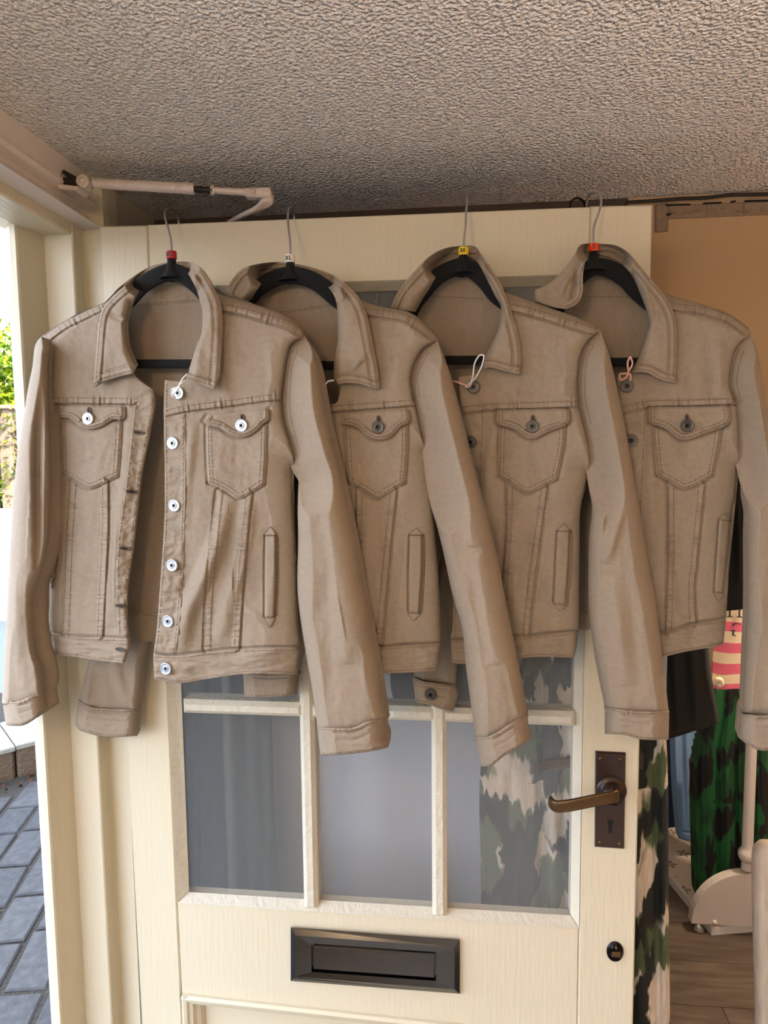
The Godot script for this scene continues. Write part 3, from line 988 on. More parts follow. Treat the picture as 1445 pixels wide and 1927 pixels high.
	# ---- third jacket
	jacket({
		label = "khaki denim jacket on the yellow-tagged hanger with a white string loop at its top button",
		mat = m, bright = false, neck = Vector2(872, 483), z = 0.055, yaw = 10.0,
		back = ["737,640 760,570 800,508 835,480 872,469 893,471 915,511 940,546 983,562 1046,584 1096,602 1129,621", "1129,621 1106,890 1091,970 1088,1190", "1088,1190 900,1178 740,1172", "740,1172 735,900 737,640"],
		facing = "775,558 845,562 945,566", facing_top = "780,545 820,505 872,478 905,500 940,552",
		back_hem = ["738,1140 800,1142 900,1146", "900,1146 900,1178", "900,1178 740,1172", "740,1172 738,1140"],
		fronts = [{
			runs = ["760,575 745,605 735,640", "735,640 730,900 735,1190", "735,1190 770,1194 795,1195", "795,1195 805,1000 815,850 818,760", "818,760 800,690 780,620 760,575"], side = "735,640 730,900 735,1190",
		}, {
			runs = ["940,545 983,561 1046,583 1096,601 1126,616 1129,621", "1129,621 1106,641 1091,671 1086,721 1089,766 1099,807 1108,850 1106,890 1098,926 1091,970 1090,1056 1088,1186 1080,1238", "1080,1238 1015,1236 971,1240 876,1249 850,1247", "850,1247 848,1195 852,1173 858,1000 864,850 866,766 863,709", "863,709 905,700 925,660 938,610 945,570 940,545"],
			side = "1106,890 1098,926 1091,970 1090,1056 1088,1186 1080,1238", arm = "1129,621 1106,641 1091,671 1086,721 1089,766 1099,807 1108,850 1106,890",
			folds = [["980,930 965,1040 975,1170", "r", 24, 0.008], ["1030,940 1045,1020 1060,1100", "r", 20, 0.006], ["1060,650 1075,700 1065,745", "r", 18, 0.005], ["930,780 915,900 905,1020", "r", 18, 0.005]],
			seams = [["960,578 983,583 1031,596 1081,612 1122,624", 7.0, 1.0], ["866,772 921,766 1000,763 1092,760", 6.0, 1.0], ["959,911 957,1013 950,1108 946,1195", 6.0, 1.0], ["1024,918 1008,1035 998,1110 990,1192", 6.0, -1.0], ["1114,645 1100,675 1095,721 1098,762 1107,800", 6.0, 1.0]],
			hem = ["850,1204 967,1198 1030,1193 1087,1187", "1087,1187 1080,1238", "1080,1238 1015,1236 971,1240 876,1249 850,1247", "850,1247 850,1204"],
			buttons = [Vector2(892, 729), Vector2(886, 832)],
			placket = ["912,767 908,900 900,1050 892,1200", "892,1200 850,1204", "850,1204 852,1173 858,1000 864,850 866,770", "866,770 912,767"],
			pockets = [{bag = ["1064,800 1062,840 1049,903", "1049,903 1020,918 991,929 960,911 937,896", "937,896 937,850 939,800", "939,800 1000,812 1064,800"], flap = ["935,771 1000,770 1071,769", "1071,769 1069,797 1031,813 1006,826 986,821 966,807 936,797 935,771"], button = Vector2(1002, 803)}],
			welts = [{strip = ["1073,1001 1070,1070 1065,1135", "1065,1135 1042,1133", "1042,1133 1045,1070 1049,1000", "1049,1000 1073,1001"], top = "1046,999 1062,985 1075,1000", bottom = "1040,1137 1067,1139 1054,1150", line = "1078,1004 1076,1070 1070,1134"}],
		}],
		sleeves = [{runs = ["1129,621 1098,640 1080,672 1074,721 1078,766 1088,810 1098,862 1108,918", "1108,918 1114,961 1108,1022 1108,1143 1118,1229 1138,1331", "1138,1331 1196,1339 1258,1338", "1258,1338 1248,1251 1235,1143 1218,1048 1200,939 1183,840 1166,751 1146,666 1129,621"], arm = 0, round = [1, 3], lift = 0.008, deep = 0.036, seam = "1114,940 1120,961 1115,1022 1114,1143 1125,1229",
			folds = [["1108,868 1124,888 1146,894 1160,890", "r", 11, -0.012], ["1140,905 1142,940 1146,985 1146,1020", "r", 16, -0.007], ["1146,840 1166,890 1166,940 1152,1005 1140,1060", "r", 18, 0.012], ["1184,900 1180,960 1168,1030", "r", 18, -0.004], ["1150,1080 1160,1180 1180,1290", "r", 34, 0.008]],
			cuff = ["1138,1329 1196,1337 1259,1337", "1259,1337 1258,1392", "1258,1392 1209,1392 1175,1383 1138,1381", "1138,1381 1138,1329"]},
			{flat = 0.026, deep = 0.018, runs = ["740,640 700,660 620,850 540,1050 480,1200 462,1262", "462,1262 510,1266 562,1262", "562,1262 600,1150 690,900 760,700 770,650 740,640"], round = [0, 2], wide = 40.0,
			cuff = ["457,1262 510,1266 562,1262", "562,1262 558,1308", "558,1308 500,1313 460,1312", "460,1312 457,1262"]}],
		collar = ["735,578 750,546 775,516 805,485 835,468 866,463 893,464 906,480 926,508 946,541 961,581 973,621 980,661 978,704", "978,704 951,699 921,691 908,696", "908,696 913,671", "913,671 936,621 943,581 931,556 916,526 903,500 890,486 872,483 850,490 825,513 805,545 795,560 780,586", "780,586 755,583 735,578"],
		collar_seams = [["735,578 750,546 775,516 805,485 835,468 866,463 893,464", 1.0], ["906,480 926,508 946,541 961,581 973,621 980,661 978,695", 1.0], ["978,704 951,699 921,691 908,696", 1.0]],
		collar_folds = [["898,478 918,520 938,560 955,600", 8.0, 0.009], ["940,600 930,640 918,672", 10.0, 0.005]],
		roll = ["913,671 936,621 943,581 931,556 916,526", "825,520 805,545 795,560 780,586"], rim = ["946,541 961,581 973,621 980,661 978,704"],
		behind = "828,503 850,484 872,474 890,477", behind_w = 34.0,
		strings = [{color = white, r = 0.0010, pts = [Vector3(911, 669, 0.052), Vector3(902, 669, 0.050), Vector3(893, 684, 0.052), Vector3(890, 705, 0.050), Vector3(884, 726, 0.044), Vector3(876, 727, 0.040), Vector3(892, 714, 0.046), Vector3(906, 690, 0.052), Vector3(911, 669, 0.052)]}, {color = pink, r = 0.0013, pts = [Vector3(880, 726, 0.044), Vector3(868, 722, 0.044), Vector3(860, 719, 0.044), Vector3(852, 717, 0.042)]}],
	})
	# ---- fourth jacket
	jacket({
		label = "khaki denim jacket on the orange-tagged hanger, its collar flipped up beside the bare wall",
		mat = m, bright = false, neck = Vector2(1117, 478), z = 0.045, yaw = 10.0,
		back = ["1000,640 1010,566 1061,514 1094,468 1136,467 1170,476 1217,524 1240,549 1267,559 1322,574 1372,592 1412,629", "1412,629 1390,880 1371,1082 1364,1165", "1364,1165 1200,1182 1000,1186", "1000,1186 995,900 1000,640"],
		facing = "1080,561 1150,561 1225,561", facing_top = "1085,545 1100,500 1136,485 1180,505 1222,550",
		back_hem = ["998,1150 1100,1152 1200,1152", "1200,1152 1200,1182", "1200,1182 1000,1186", "1000,1186 998,1150"],
		fronts = [{
			runs = ["1030,575 1012,605 1000,640", "1000,640 995,900 1000,1190", "1000,1190 1030,1194 1060,1195", "1060,1195 1075,1000 1090,850 1098,760", "1098,760 1080,680 1050,600 1030,575"], side = "1000,640 995,900 1000,1190",
		}, {
			runs = ["1240,548 1267,558 1322,573 1372,591 1407,616 1412,629", "1412,629 1387,651 1377,681 1372,721 1385,761 1390,842 1388,880 1382,930 1374,978 1371,1082 1366,1162 1361,1211", "1361,1211 1350,1216 1287,1227 1246,1236 1180,1242 1140,1244", "1140,1244 1145,1100 1155,900 1165,780 1160,710", "1160,710 1187,705 1215,660 1232,610 1240,570 1240,548"],
			side = "1388,880 1382,930 1374,978 1371,1082 1366,1162 1361,1211", arm = "1412,629 1387,651 1377,681 1372,721 1385,761 1390,842 1388,880",
			folds = [["1290,930 1280,1040 1290,1160", "r", 24, 0.008], ["1330,920 1340,1000 1330,1080", "r", 18, 0.006], ["1350,640 1362,700 1355,745", "r", 18, 0.005], ["1235,800 1225,900 1230,1020", "r", 18, 0.005]],
			seams = [["1262,577 1322,584 1372,601 1404,624", 7.0, 1.0], ["1170,771 1222,760 1300,758 1384,755", 6.0, 1.0], ["1262,911 1263,1013 1261,1100 1258,1190", 6.0, 1.0], ["1320,914 1306,1056 1301,1110 1304,1172", 6.0, -1.0], ["1396,655 1386,685 1381,721 1390,758", 6.0, 1.0]],
			hem = ["1140,1202 1242,1191 1296,1176 1366,1163", "1366,1163 1361,1211", "1361,1211 1350,1216 1287,1227 1246,1236 1180,1242 1140,1244", "1140,1244 1140,1202"],
			buttons = [Vector2(1179, 727), Vector2(1187, 829)],
			placket = ["1218,763 1212,900 1205,1050 1196,1194", "1196,1194 1140,1202", "1140,1202 1145,1100 1155,900 1164,772", "1164,772 1218,763"],
			pockets = [{bag = ["1358,805 1354,840 1343,896", "1343,896 1315,912 1287,922 1260,908 1235,894", "1235,894 1230,850 1227,802", "1227,802 1292,815 1358,805"], flap = ["1221,766 1300,765 1374,764", "1374,764 1372,797 1322,818 1292,828 1272,823 1252,807 1222,794 1221,766"], button = Vector2(1292, 801)}],
			welts = [{strip = ["1374,981 1368,1050 1361,1114", "1361,1114 1344,1112", "1344,1112 1348,1050 1353,979", "1353,979 1374,981"], top = "1350,978 1364,966 1376,980", bottom = "1342,1115 1362,1117 1353,1132", line = "1378,984 1373,1050 1365,1112"}],
		}],
		sleeves = [{runs = ["1412,629 1375,655 1362,690 1360,730 1370,765 1378,842 1390,900", "1390,900 1404,960 1404,1013 1404,1143 1400,1250 1397,1331", "1397,1331 1440,1340 1490,1338", "1490,1338 1485,1200 1478,1000 1462,850 1440,740 1426,665 1412,629"], arm = 0, round = [1, 3], lift = 0.010, deep = 0.036,
			folds = [["1408,660 1404,760 1400,850 1408,950", "r", 9, -0.012], ["1422,700 1418,850 1420,1000", "r", 14, 0.010]],
			cuff = ["1393,1342 1440,1345 1492,1340", "1492,1340 1495,1400", "1495,1400 1438,1413 1408,1402 1389,1387", "1389,1387 1393,1342"]},
			{flat = 0.024, deep = 0.016, runs = ["1000,640 970,660 900,850 830,1050 790,1200 777,1268", "777,1268 815,1276 858,1282", "858,1282 870,1200 930,1000 1010,800 1030,660 1000,640"], round = [0, 2], wide = 40.0, button = Vector2(811, 1306),
			cuff = ["775,1270 799,1281 858,1288", "858,1288 862,1305 852,1340", "852,1340 830,1335 802,1325 785,1323 781,1314", "781,1314 775,1270"]}],
		collar = ["1006,546 1036,531 1061,506 1081,480 1094,460 1136,459 1162,463 1187,480 1217,516 1247,551 1267,586 1274,621 1274,671 1271,721", "1271,721 1242,714 1217,701 1189,701", "1189,701 1187,699", "1187,699 1202,671 1219,621 1222,601 1209,561 1192,521 1172,498 1141,482 1117,479 1103,488 1097,516 1096,551 1086,571 1066,581", "1066,581 1041,578 1006,566", "1006,566 1006,546"],
		collar_seams = [["1094,462 1136,459 1162,463 1187,480 1217,516 1247,551 1267,586 1274,621 1274,671 1271,712", 1.0], ["1271,721 1242,714 1217,701 1189,701", 1.0], ["1104,500 1097,516 1096,551 1086,571 1066,581", 1.0]],
		collar_folds = [["1055,560 1062,535 1080,510", 9.0, 0.006], ["1198,520 1215,560 1226,600", 9.0, 0.006], ["1075,565 1080,540 1086,515", 7.0, -0.004]],
		roll = ["1187,699 1202,671 1219,621 1222,601 1209,561 1192,521"], rim = ["1247,551 1267,586 1274,621 1274,671 1271,721"],
		behind = "1112,470 1140,472 1165,484", behind_w = 30.0,
		strings = [{color = pink, r = 0.0012, pts = [Vector3(1186, 671, 0.054), Vector3(1181, 682, 0.054), Vector3(1183, 697, 0.052), Vector3(1190, 684, 0.054), Vector3(1186, 671, 0.054)]}, {color = pink, r = 0.0012, pts = [Vector3(1183, 697, 0.052), Vector3(1178, 710, 0.046), Vector3(1168, 715, 0.040), Vector3(1166, 705, 0.040), Vector3(1175, 703, 0.044), Vector3(1186, 705, 0.048), Vector3(1186, 716, 0.044)]}],
	})
	var wire_to := -0.06
	hanger("black velvet hanger with a red size cube, first from the door frame", Vector2(323, 494), 0.100, 7.0, [Vector2(100, 640), Vector2(150, 606), Vector2(205, 588), Vector2(240, 566), Vector2(268, 537), Vector2(296, 520), Vector2(323, 512), Vector2(348, 520), Vector2(374, 540), Vector2(402, 570), Vector2(440, 592), Vector2(500, 612), Vector2(550, 642)], [Vector2(130, 685), Vector2(525, 685)],
		[Vector3(323, 482, 0.100), Vector3(322, 455, 0.092), Vector3(317, 432, 0.080), Vector3(311, 412, 0.062), Vector3(310, 401, 0.045), Vector3(314, 394, 0.020), Vector3(323, 393, -0.010), Vector3(331, 400, -0.040), Vector3(336, 414, -0.052), Vector3(336, 428, -0.054)], Color(0.62, 0.03, 0.06), "XS", Color(0.15, 0.0, 0.02))
	hanger("black velvet hanger with a white size cube, second from the door frame", Vector2(546, 499), 0.075, 9.0, [Vector2(412, 640), Vector2(438, 600), Vector2(462, 570), Vector2(482, 546), Vector2(510, 527), Vector2(546, 518), Vector2(582, 525), Vector2(608, 540), Vector2(634, 562), Vector2(680, 592), Vector2(750, 612), Vector2(800, 645)], [Vector2(420, 688), Vector2(775, 688)],
		[Vector3(546, 489, 0.075), Vector3(546, 462, 0.070), Vector3(544, 440, 0.058), Vector3(542, 420, 0.046), Vector3(542, 401, 0.030), Vector3(545, 391, 0.004), Vector3(550, 393, -0.030), Vector3(553, 404, -0.048), Vector3(554, 424, -0.052)], Color(0.88, 0.86, 0.82), "XL", Color(0.05, 0.05, 0.05))
	hanger("black velvet hanger with a yellow size cube, third from the door frame", Vector2(872, 485), 0.055, 10.0, [Vector2(752, 640), Vector2(775, 580), Vector2(798, 548), Vector2(822, 522), Vector2(848, 507), Vector2(872, 502), Vector2(892, 510), Vector2(914, 530), Vector2(940, 560), Vector2(985, 585), Vector2(1050, 605), Vector2(1105, 640)], [Vector2(770, 678), Vector2(1080, 678)],
		[Vector3(872, 475, 0.055), Vector3(873, 450, 0.050), Vector3(876, 425, 0.040), Vector3(877, 400, 0.028), Vector3(879, 377, 0.010), Vector3(879, 369, -0.016), Vector3(878, 372, -0.040), Vector3(878, 395, -0.052)], Color(0.90, 0.76, 0.06), "M", Color(0.05, 0.05, 0.03))
	hanger("black velvet hanger with an orange size cube, fourth from the door frame", Vector2(1117, 480), 0.045, 10.0, [Vector2(1012, 640), Vector2(1050, 575), Vector2(1085, 525), Vector2(1117, 503), Vector2(1148, 507), Vector2(1178, 525), Vector2(1204, 552), Vector2(1250, 584), Vector2(1320, 602), Vector2(1385, 640)], [Vector2(1030, 682), Vector2(1370, 682)],
		[Vector3(1117, 468, 0.045), Vector3(1116, 445, 0.040), Vector3(1118, 425, 0.035), Vector3(1126, 402, 0.028), Vector3(1131, 382, 0.020), Vector3(1127, 367, 0.004), Vector3(1117, 362, -0.016), Vector3(1107, 370, -0.040), Vector3(1103, 388, -0.052)], Color(0.86, 0.24, 0.05), "S", Color(0.06, 0.03, 0.02))

func weave_normal() -> ImageTexture:
	var size := 256
	var im := Image.create_empty(size, size, false, Image.FORMAT_RGB8)
	var n := noise(91, 0.08, 2)
	for y in size:
		for x in size:
			var a := TAU * (x * 72 + y * 72) / float(size)
			var b := TAU * (y * 96) / float(size)
			var h := 0.5 + 0.22 * sin(a + n.get_noise_2d(x * 0.5, y * 0.5) * 1.5) + 0.14 * sin(b) + 0.22 * n.get_noise_2d(x * 1.0, y * 3.0)
			im.set_pixel(x, y, Color(h, h, h))
	im.bump_map_to_normal_map(2.5)
	return ImageTexture.create_from_image(im)

# ------------------------------------------------------------------ the place
func _ready() -> void:
	rng.seed = 4711
	cam_basis = Basis.from_euler(Vector3(deg_to_rad(-5.0703), deg_to_rad(5.7187), deg_to_rad(-0.6116)))
	var cam := Camera3D.new()
	cam.name = "camera"
	cam.position = EYE
	cam.basis = cam_basis
	cam.fov = rad_to_deg(2.0 * atan(963.5 / FPX))
	cam.near = 0.02
	cam.far = 200.0
	add_child(cam)
	var sky_m := ProceduralSkyMaterial.new()
	sky_m.sky_top_color = Color(0.74, 0.80, 0.90)
	sky_m.sky_horizon_color = Color(0.94, 0.95, 0.97)
	sky_m.sky_curve = 0.12
	sky_m.ground_bottom_color = Color(0.30, 0.30, 0.30)
	sky_m.ground_horizon_color = Color(0.60, 0.60, 0.58)
	sky_m.sky_energy_multiplier = 2.75
	sky_m.ground_energy_multiplier = 1.0
	var sky := Sky.new()
	sky.sky_material = sky_m
	var env := Environment.new()
	env.background_mode = Environment.BG_SKY
	env.sky = sky
	env.tonemap_mode = Environment.TONE_MAPPER_LINEAR
	env.tonemap_exposure = 1.06
	env.sdfgi_enabled = true
	env.ssao_enabled = true
	env.ssil_enabled = true
	var we := WorldEnvironment.new()
	we.name = "environment"
	we.environment = env
	add_child(we)
	var sun := DirectionalLight3D.new()
	sun.name = "sun"
	sun.light_energy = 6.0
	sun.light_color = Color(1.0, 0.95, 0.86)
	sun.light_angular_distance = 0.6
	sun.shadow_enabled = true
	sun.basis = Basis.looking_at(-Vector3(0.62, 0.85, 0.45).normalized(), Vector3.UP)
	add_child(sun)
	room()
	door()
	jackets()
	closer()
	behind_door()
	shop()
	outside()

func lamp_at(called: String, label: String, at: Vector3, energy: float, color: Color, r: float) -> void:
	# a round ceiling light: rim, glowing face and the light it gives
	var t := thing(called, label, "lamp", at, "round ceiling lights of the shop")
	part("rim", finish(lathe(PackedVector2Array([Vector2(r, -0.02), Vector2(r + 0.012, -0.024), Vector2(r + 0.016, 0.0), Vector2(0, 0.0)]), Vector3.ZERO, Vector3.UP, 28)), mat("white_plastic", Color(0.85, 0.84, 0.82), 0.5), t)
	var g := mat("lamp_glow", Color(1, 0.9, 0.75), 0.6)
	g.emission_enabled = true
	g.emission = Color(1.0, 0.78, 0.5)
	g.emission_energy_multiplier = 2.0
	part("diffuser", finish(lathe(PackedVector2Array([Vector2(0, -0.024), Vector2(r * 0.7, -0.023), Vector2(r, -0.018)]), Vector3.ZERO, Vector3.UP, 28)), g, t)
	var l := OmniLight3D.new()
	l.name = "lamp_light"
	l.position = at + Vector3(0, -0.06, 0)
	l.light_energy = energy
	l.light_color = color
	l.light_size = r * 0.6
	l.omni_range = 12.0
	l.omni_attenuation = 2.0
	l.shadow_enabled = true
	add_child(l)

func room() -> void:
	var artex := mat("artex_plaster", Color(0.91, 0.88, 0.85), 0.9)
	bump(artex, noise_tex(3, 640, 0.085, 3, Color(0, 0, 0), Color(1, 1, 1)), 0.75)
	triplanar(artex, Vector3(2.7, 2.7, 2.7))
	var c := structure("ceiling", "low textured plaster ceiling above the door and jackets", "ceiling")
	part("plaster", finish(box(Vector3(-0.66, 2.0775, -5.0), Vector3(3.3, 2.2, 3.3), 0.0)), artex, c)
	var tan_wall := mat("tan_wall_paint", Color(0.68, 0.57, 0.43), 0.85)
	var plaster_bump := noise_tex(8, 256, 0.03, 4, Color(0, 0, 0), Color(1, 1, 1))
	bump(tan_wall, plaster_bump, 0.12)
	triplanar(tan_wall, Vector3(1.6, 1.6, 1.6))
	var b := structure("wall_back", "painted wall close behind the open door, a bulkhead above the way into the shop", "wall")
	var grey_wall := mat("grey_wall_paint", Color(0.64, 0.645, 0.66), 0.8)
	bump(grey_wall, plaster_bump, 0.05)
	triplanar(grey_wall, Vector3(1.6, 1.6, 1.6))
	var st := box(Vector3(-0.66, -0.02, -1.34), Vector3(0.385, 1.42, -1.205), 0.001)
	part("upper_plaster", finish(box(Vector3(-0.66, 1.42, -1.34), Vector3(0.30, 2.09, -1.205), 0.0)), mat("painted_shade_plaster", Color(0.27, 0.22, 0.19), 0.95), b)  # dark colour stands in for the shade above and behind the door
	part("plaster", finish(st), grey_wall, b)
	part("bulkhead", finish(box(Vector3(0.30, 1.66, -1.34), Vector3(3.3, 2.09, -1.2049), 0.0)), tan_wall, b)
	part("plaster_return", finish(box(Vector3(0.30, 1.42, -1.34), Vector3(0.385, 1.66, -1.205), 0.0)), tan_wall, b)
	part("side_plaster", finish(box(Vector3(0.26, -0.02, -5.0), Vector3(0.385, 2.09, -1.34), 0.001)), grey_wall, b)
	# cracked strip under the ceiling and the cable along it
	var chip := mat("cracked_paint", Color(0.52, 0.44, 0.36), 0.9)
	bump(chip, plaster_bump, 0.3)
	triplanar(chip, Vector3(5, 5, 5))
	var t2 := structure("trim_2", "cracked filler strip where the wall meets the ceiling right of the door", "trim")
	var zf := -1.199
	for seg in [[1234, 1258, 384, 436, 0.006], [1258, 1330, 385, 410, 0.0055], [1330, 1400, 382, 407, 0.0062], [1400, 1475, 379, 404, 0.0056]]:
		var q := q4(seg[0], seg[2] + 0.6, seg[1], seg[2] - 2.2, seg[1], seg[3] - 2.5, seg[0], seg[3])
		part("plaster_piece", finish(dboard(Vector3.ZERO, q, zf, seg[4], 0.002)), chip, t2)
	var gap := mat("crack_shadow_gap", Color(0.05, 0.04, 0.035), 0.95)
	for seg in [[1253, 1299, 384.5, 387.5], [1324, 1358, 381, 384], [1376, 1385, 378, 380], [1402, 1470, 376.5, 378.5], [1254, 1263, 402, 406]]:
		part("crack", finish(dboard(Vector3.ZERO, q4(seg[0], seg[2], seg[1], seg[2] - 1.5, seg[1], seg[3] - 1.5, seg[0], seg[3]), zf + 0.0012, 0.004, 0.0)), gap, t2)
	for k in 9:
		var cx := 1262.0 + k * 24.0 + rng.randf() * 8.0
		var cy := 392.0 - k * 0.9 + rng.randf() * 10.0
		part("paint_flake", finish(dboard(Vector3.ZERO, q4(cx, cy, cx + 6 + rng.randf() * 6, cy + rng.randf() * 2, cx + 5 + rng.randf() * 6, cy + 4, cx - 2, cy + 4), zf + 0.0022 + rng.randf() * 0.001, 0.003, 0.0006)), chip, t2)
	var cb := []
	for p in [Vector2(1180, 381), Vector2(1230, 378), Vector2(1280, 374), Vector2(1330, 372), Vector2(1372, 367), Vector2(1410, 366), Vector2(1470, 365)]: cb.append(at_z(p.x, p.y, -1.195))
	var cable := part("cable", finish(tube(arc_pts(cb, 5), PackedFloat32Array([0.003]), 8)), mat("dark_cable", Color(0.10, 0.08, 0.06), 0.7), self)
	cable.set_meta("label", "thin dark cable running along the cracked strip under the ceiling")
	cable.set_meta("category", "cable")
	# other walls
	var white := mat("shop_wall_paint", Color(0.74, 0.69, 0.62), 0.85)
	var r := structure("wall_right", "far side wall of the shop", "wall")
	part("plaster", finish(box(Vector3(3.2, -0.02, -5.0), Vector3(3.32, 2.09, 3.3), 0.001)), white, r)
	var f := structure("wall_front", "shop wall behind the viewer", "wall")
	part("plaster", finish(box(Vector3(-0.66, -0.02, 3.2), Vector3(3.32, 2.09, 3.32), 0.001)), white, f)
	var e := structure("wall_rear", "end wall deep in the shop", "wall")
	part("plaster", finish(box(Vector3(-0.66, -0.02, -5.1), Vector3(3.32, 2.09, -5.0), 0.001)), white, e)
	var cream := cream_paint()
	var l := structure("wall_left", "shopfront wall with the doorway and a wide window", "wall")
	st = box(Vector3(-0.66, -0.12, -5.1), Vector3(-0.535, 2.09, -1.06), 0.001)
	box(Vector3(-0.66, -0.12, -0.13), Vector3(-0.535, 2.09, 0.2), 0.001, st)
	box(Vector3(-0.66, -0.12, 0.2), Vector3(-0.535, 0.62, 2.9), 0.001, st)
	box(Vector3(-0.66, 1.99, -0.13), Vector3(-0.535, 2.09, 2.9), 0.001, st)
	box(Vector3(-0.66, -0.12, 2.9), Vector3(-0.535, 2.09, 3.32), 0.001, st)
	part("plaster", finish(st), white, l)
	var w := structure("window_1", "wide shop window beside the doorway, behind the viewer", "window")
	for p in [[0.2, 0.62, 2.9, 0.68], [0.2, 1.94, 2.9, 1.99], [0.2, 0.68, 0.25, 1.94], [1.52, 0.68, 1.58, 1.94], [2.85, 0.68, 2.9, 1.94]]:
		part("window_frame", finish(box(Vector3(-0.63, p[1], p[0]), Vector3(-0.56, p[3], p[2]), 0.004)), cream, w)
	for p in [[0.25, 1.52], [1.58, 2.85]]:
		part("pane", finish(box(Vector3(-0.602, 0.68, p[0]), Vector3(-0.598, 1.94, p[1]), 0.0)), glass(), w)
	var up := structure("wall_upper", "upper storey of the shop building with an added overhang shading the doorway", "wall")
	part("masonry", finish(box(Vector3(-0.98, 2.2, -7.0), Vector3(4.0, 5.6, 3.32), 0.0)), mat("outer_render", Color(0.75, 0.72, 0.66), 0.9), up)  # overhang past the shopfront is added out of view to cut skylight
	# hinge jamb (seen left of the door), latch jamb and head of the door frame
	var j := structure("trim_1", "cream painted door frame with stepped jamb and moulded head", "door frame")
	var plan := PackedVector2Array([Vector2(-0.532, 1.06), Vector2(-0.532, 1.016), Vector2(-0.5645, 1.016), Vector2(-0.566, 1.012), Vector2(-0.566, 0.987), Vector2(-0.568, 0.985), Vector2(-0.611, 0.985), Vector2(-0.6225, 0.938), Vector2(-0.6245, 0.935), Vector2(-0.633, 0.935), Vector2(-0.6365, 0.940), Vector2(-0.66, 0.965), Vector2(-0.66, 1.06)])
	part("jamb", finish(extrude(plan, Vector3(0, -0.12, 0), Vector3(1, 0, 0), Vector3(0, 0, -1), Vector3(0, 2.2, 0))), cream, j)
	var plan2 := PackedVector2Array([Vector2(-0.532, 0.17), Vector2(-0.532, 0.125), Vector2(-0.66, 0.125), Vector2(-0.66, 0.21), Vector2(-0.633, 0.235), Vector2(-0.6225, 0.235), Vector2(-0.611, 0.19), Vector2(-0.566, 0.19), Vector2(-0.566, 0.17)])
	part("jamb", finish(extrude(plan2, Vector3(0, -0.12, 0), Vector3(1, 0, 0), Vector3(0, 0, -1), Vector3(0, 2.2, 0))), cream, j)
	var head := mat("aged_white_paint", Color(0.84, 0.80, 0.76), 0.55)
	bump(head, plaster_bump, 0.06)
	triplanar(head, Vector3(4, 4, 4))
	var prof := PackedVector2Array([Vector2(-0.548, 2.09), Vector2(-0.548, 2.046), Vector2(-0.543, 2.043), Vector2(-0.541, 2.037), Vector2(-0.545, 2.032), Vector2(-0.556, 2.027), Vector2(-0.556, 2.020), Vector2(-0.551, 2.016), Vector2(-0.548, 2.010), Vector2(-0.550, 2.006), Vector2(-0.54, 2.0035), Vector2(-0.533, 2.001), Vector2(-0.62, 2.001), Vector2(-0.62, 2.09)])
	part("head_moulding", finish(extrude(prof, Vector3(0, 0, -1.2), Vector3(1, 0, 0), Vector3(0, 1, 0), Vector3(0, 0, 1.07))), head, j)
	var stop := PackedVector2Array([Vector2(-0.5672, 2.001), Vector2(-0.5672, 1.988), Vector2(-0.569, 1.985), Vector2(-0.612, 1.985), Vector2(-0.6235, 1.985), Vector2(-0.633, 1.987), Vector2(-0.66, 1.99), Vector2(-0.66, 2.09), Vector2(-0.62, 2.09), Vector2(-0.62, 2.001)])
	part("head_stop", finish(extrude(stop, Vector3(0, 0, -1.06), Vector3(1, 0, 0), Vector3(0, 1, 0), Vector3(0, 0, 0.93))), cream, j)
	# floor: wood-look planks
	var fl := structure("floor", "grey brown wood plank floor of the shop", "floor")
	part("subfloor", finish(box(Vector3(-0.66, -0.12, -5.1), Vector3(3.32, -0.004, 3.32), 0.0)), mat("floor_gap", Color(0.12, 0.10, 0.09), 0.9), fl)
	var grain := noise_tex(15, 256, 0.03, 4, Color(0.62, 0.60, 0.58), Color(1, 1, 1), Vector2(0.35, 3.0))
	for k in 3:
		var pm := mat("floor_plank_%d" % k, [Color(0.41, 0.365, 0.32), Color(0.39, 0.345, 0.305), Color(0.425, 0.38, 0.335)][k], 0.5)
		pm.albedo_texture = grain
		pm.uv1_scale = Vector3(1.2, 1.2, 1)
	for row in 25:
		var z := -4.99 + row * 0.18
		var x := 0.35 - rng.randf() * 0.8
		while x < 3.2:
			var len := 0.9
			var pst := starter()
			var a := Vector3(x + 0.001, 0, z + 0.001)
			quad(pst, Vector3(a.x, 0, a.z), Vector3(x + len - 0.001, 0, a.z), Vector3(x + len - 0.001, 0, z + 0.179), Vector3(a.x, 0, z + 0.179))
			quad(pst, Vector3(a.x, 0, z + 0.179), Vector3(x + len - 0.001, 0, z + 0.179), Vector3(x + len - 0.001, -0.004, z + 0.179), Vector3(a.x, -0.004, z + 0.179))
			quad(pst, Vector3(a.x, 0, a.z), Vector3(a.x, 0, z + 0.179), Vector3(a.x, -0.004, z + 0.179), Vector3(a.x, -0.004, a.z))
			var pm: StandardMaterial3D = mats["floor_plank_%d" % (rng.randi() % 3)]
			part("plank", plank_uv(pst, rng.randf() * 5.0), pm, fl)
			x += len
	var rest := starter()
	quad(rest, Vector3(-0.53, 0, -0.489), Vector3(3.2, 0, -0.489), Vector3(3.2, 0, 3.2), Vector3(-0.53, 0, 3.2))
	part("entrance_floor", finish(rest), mat("pale_bounce_floor", Color(0.86, 0.84, 0.80), 0.7), fl)  # unseen floor made pale to bounce light up to the ceiling
	lamp_at("ceiling_lamp", "round ceiling light deep in the shop beyond the clothes rack", Vector3(1.35, 2.0775, -2.0), 2.2, Color(1.0, 0.90, 0.78), 0.14)
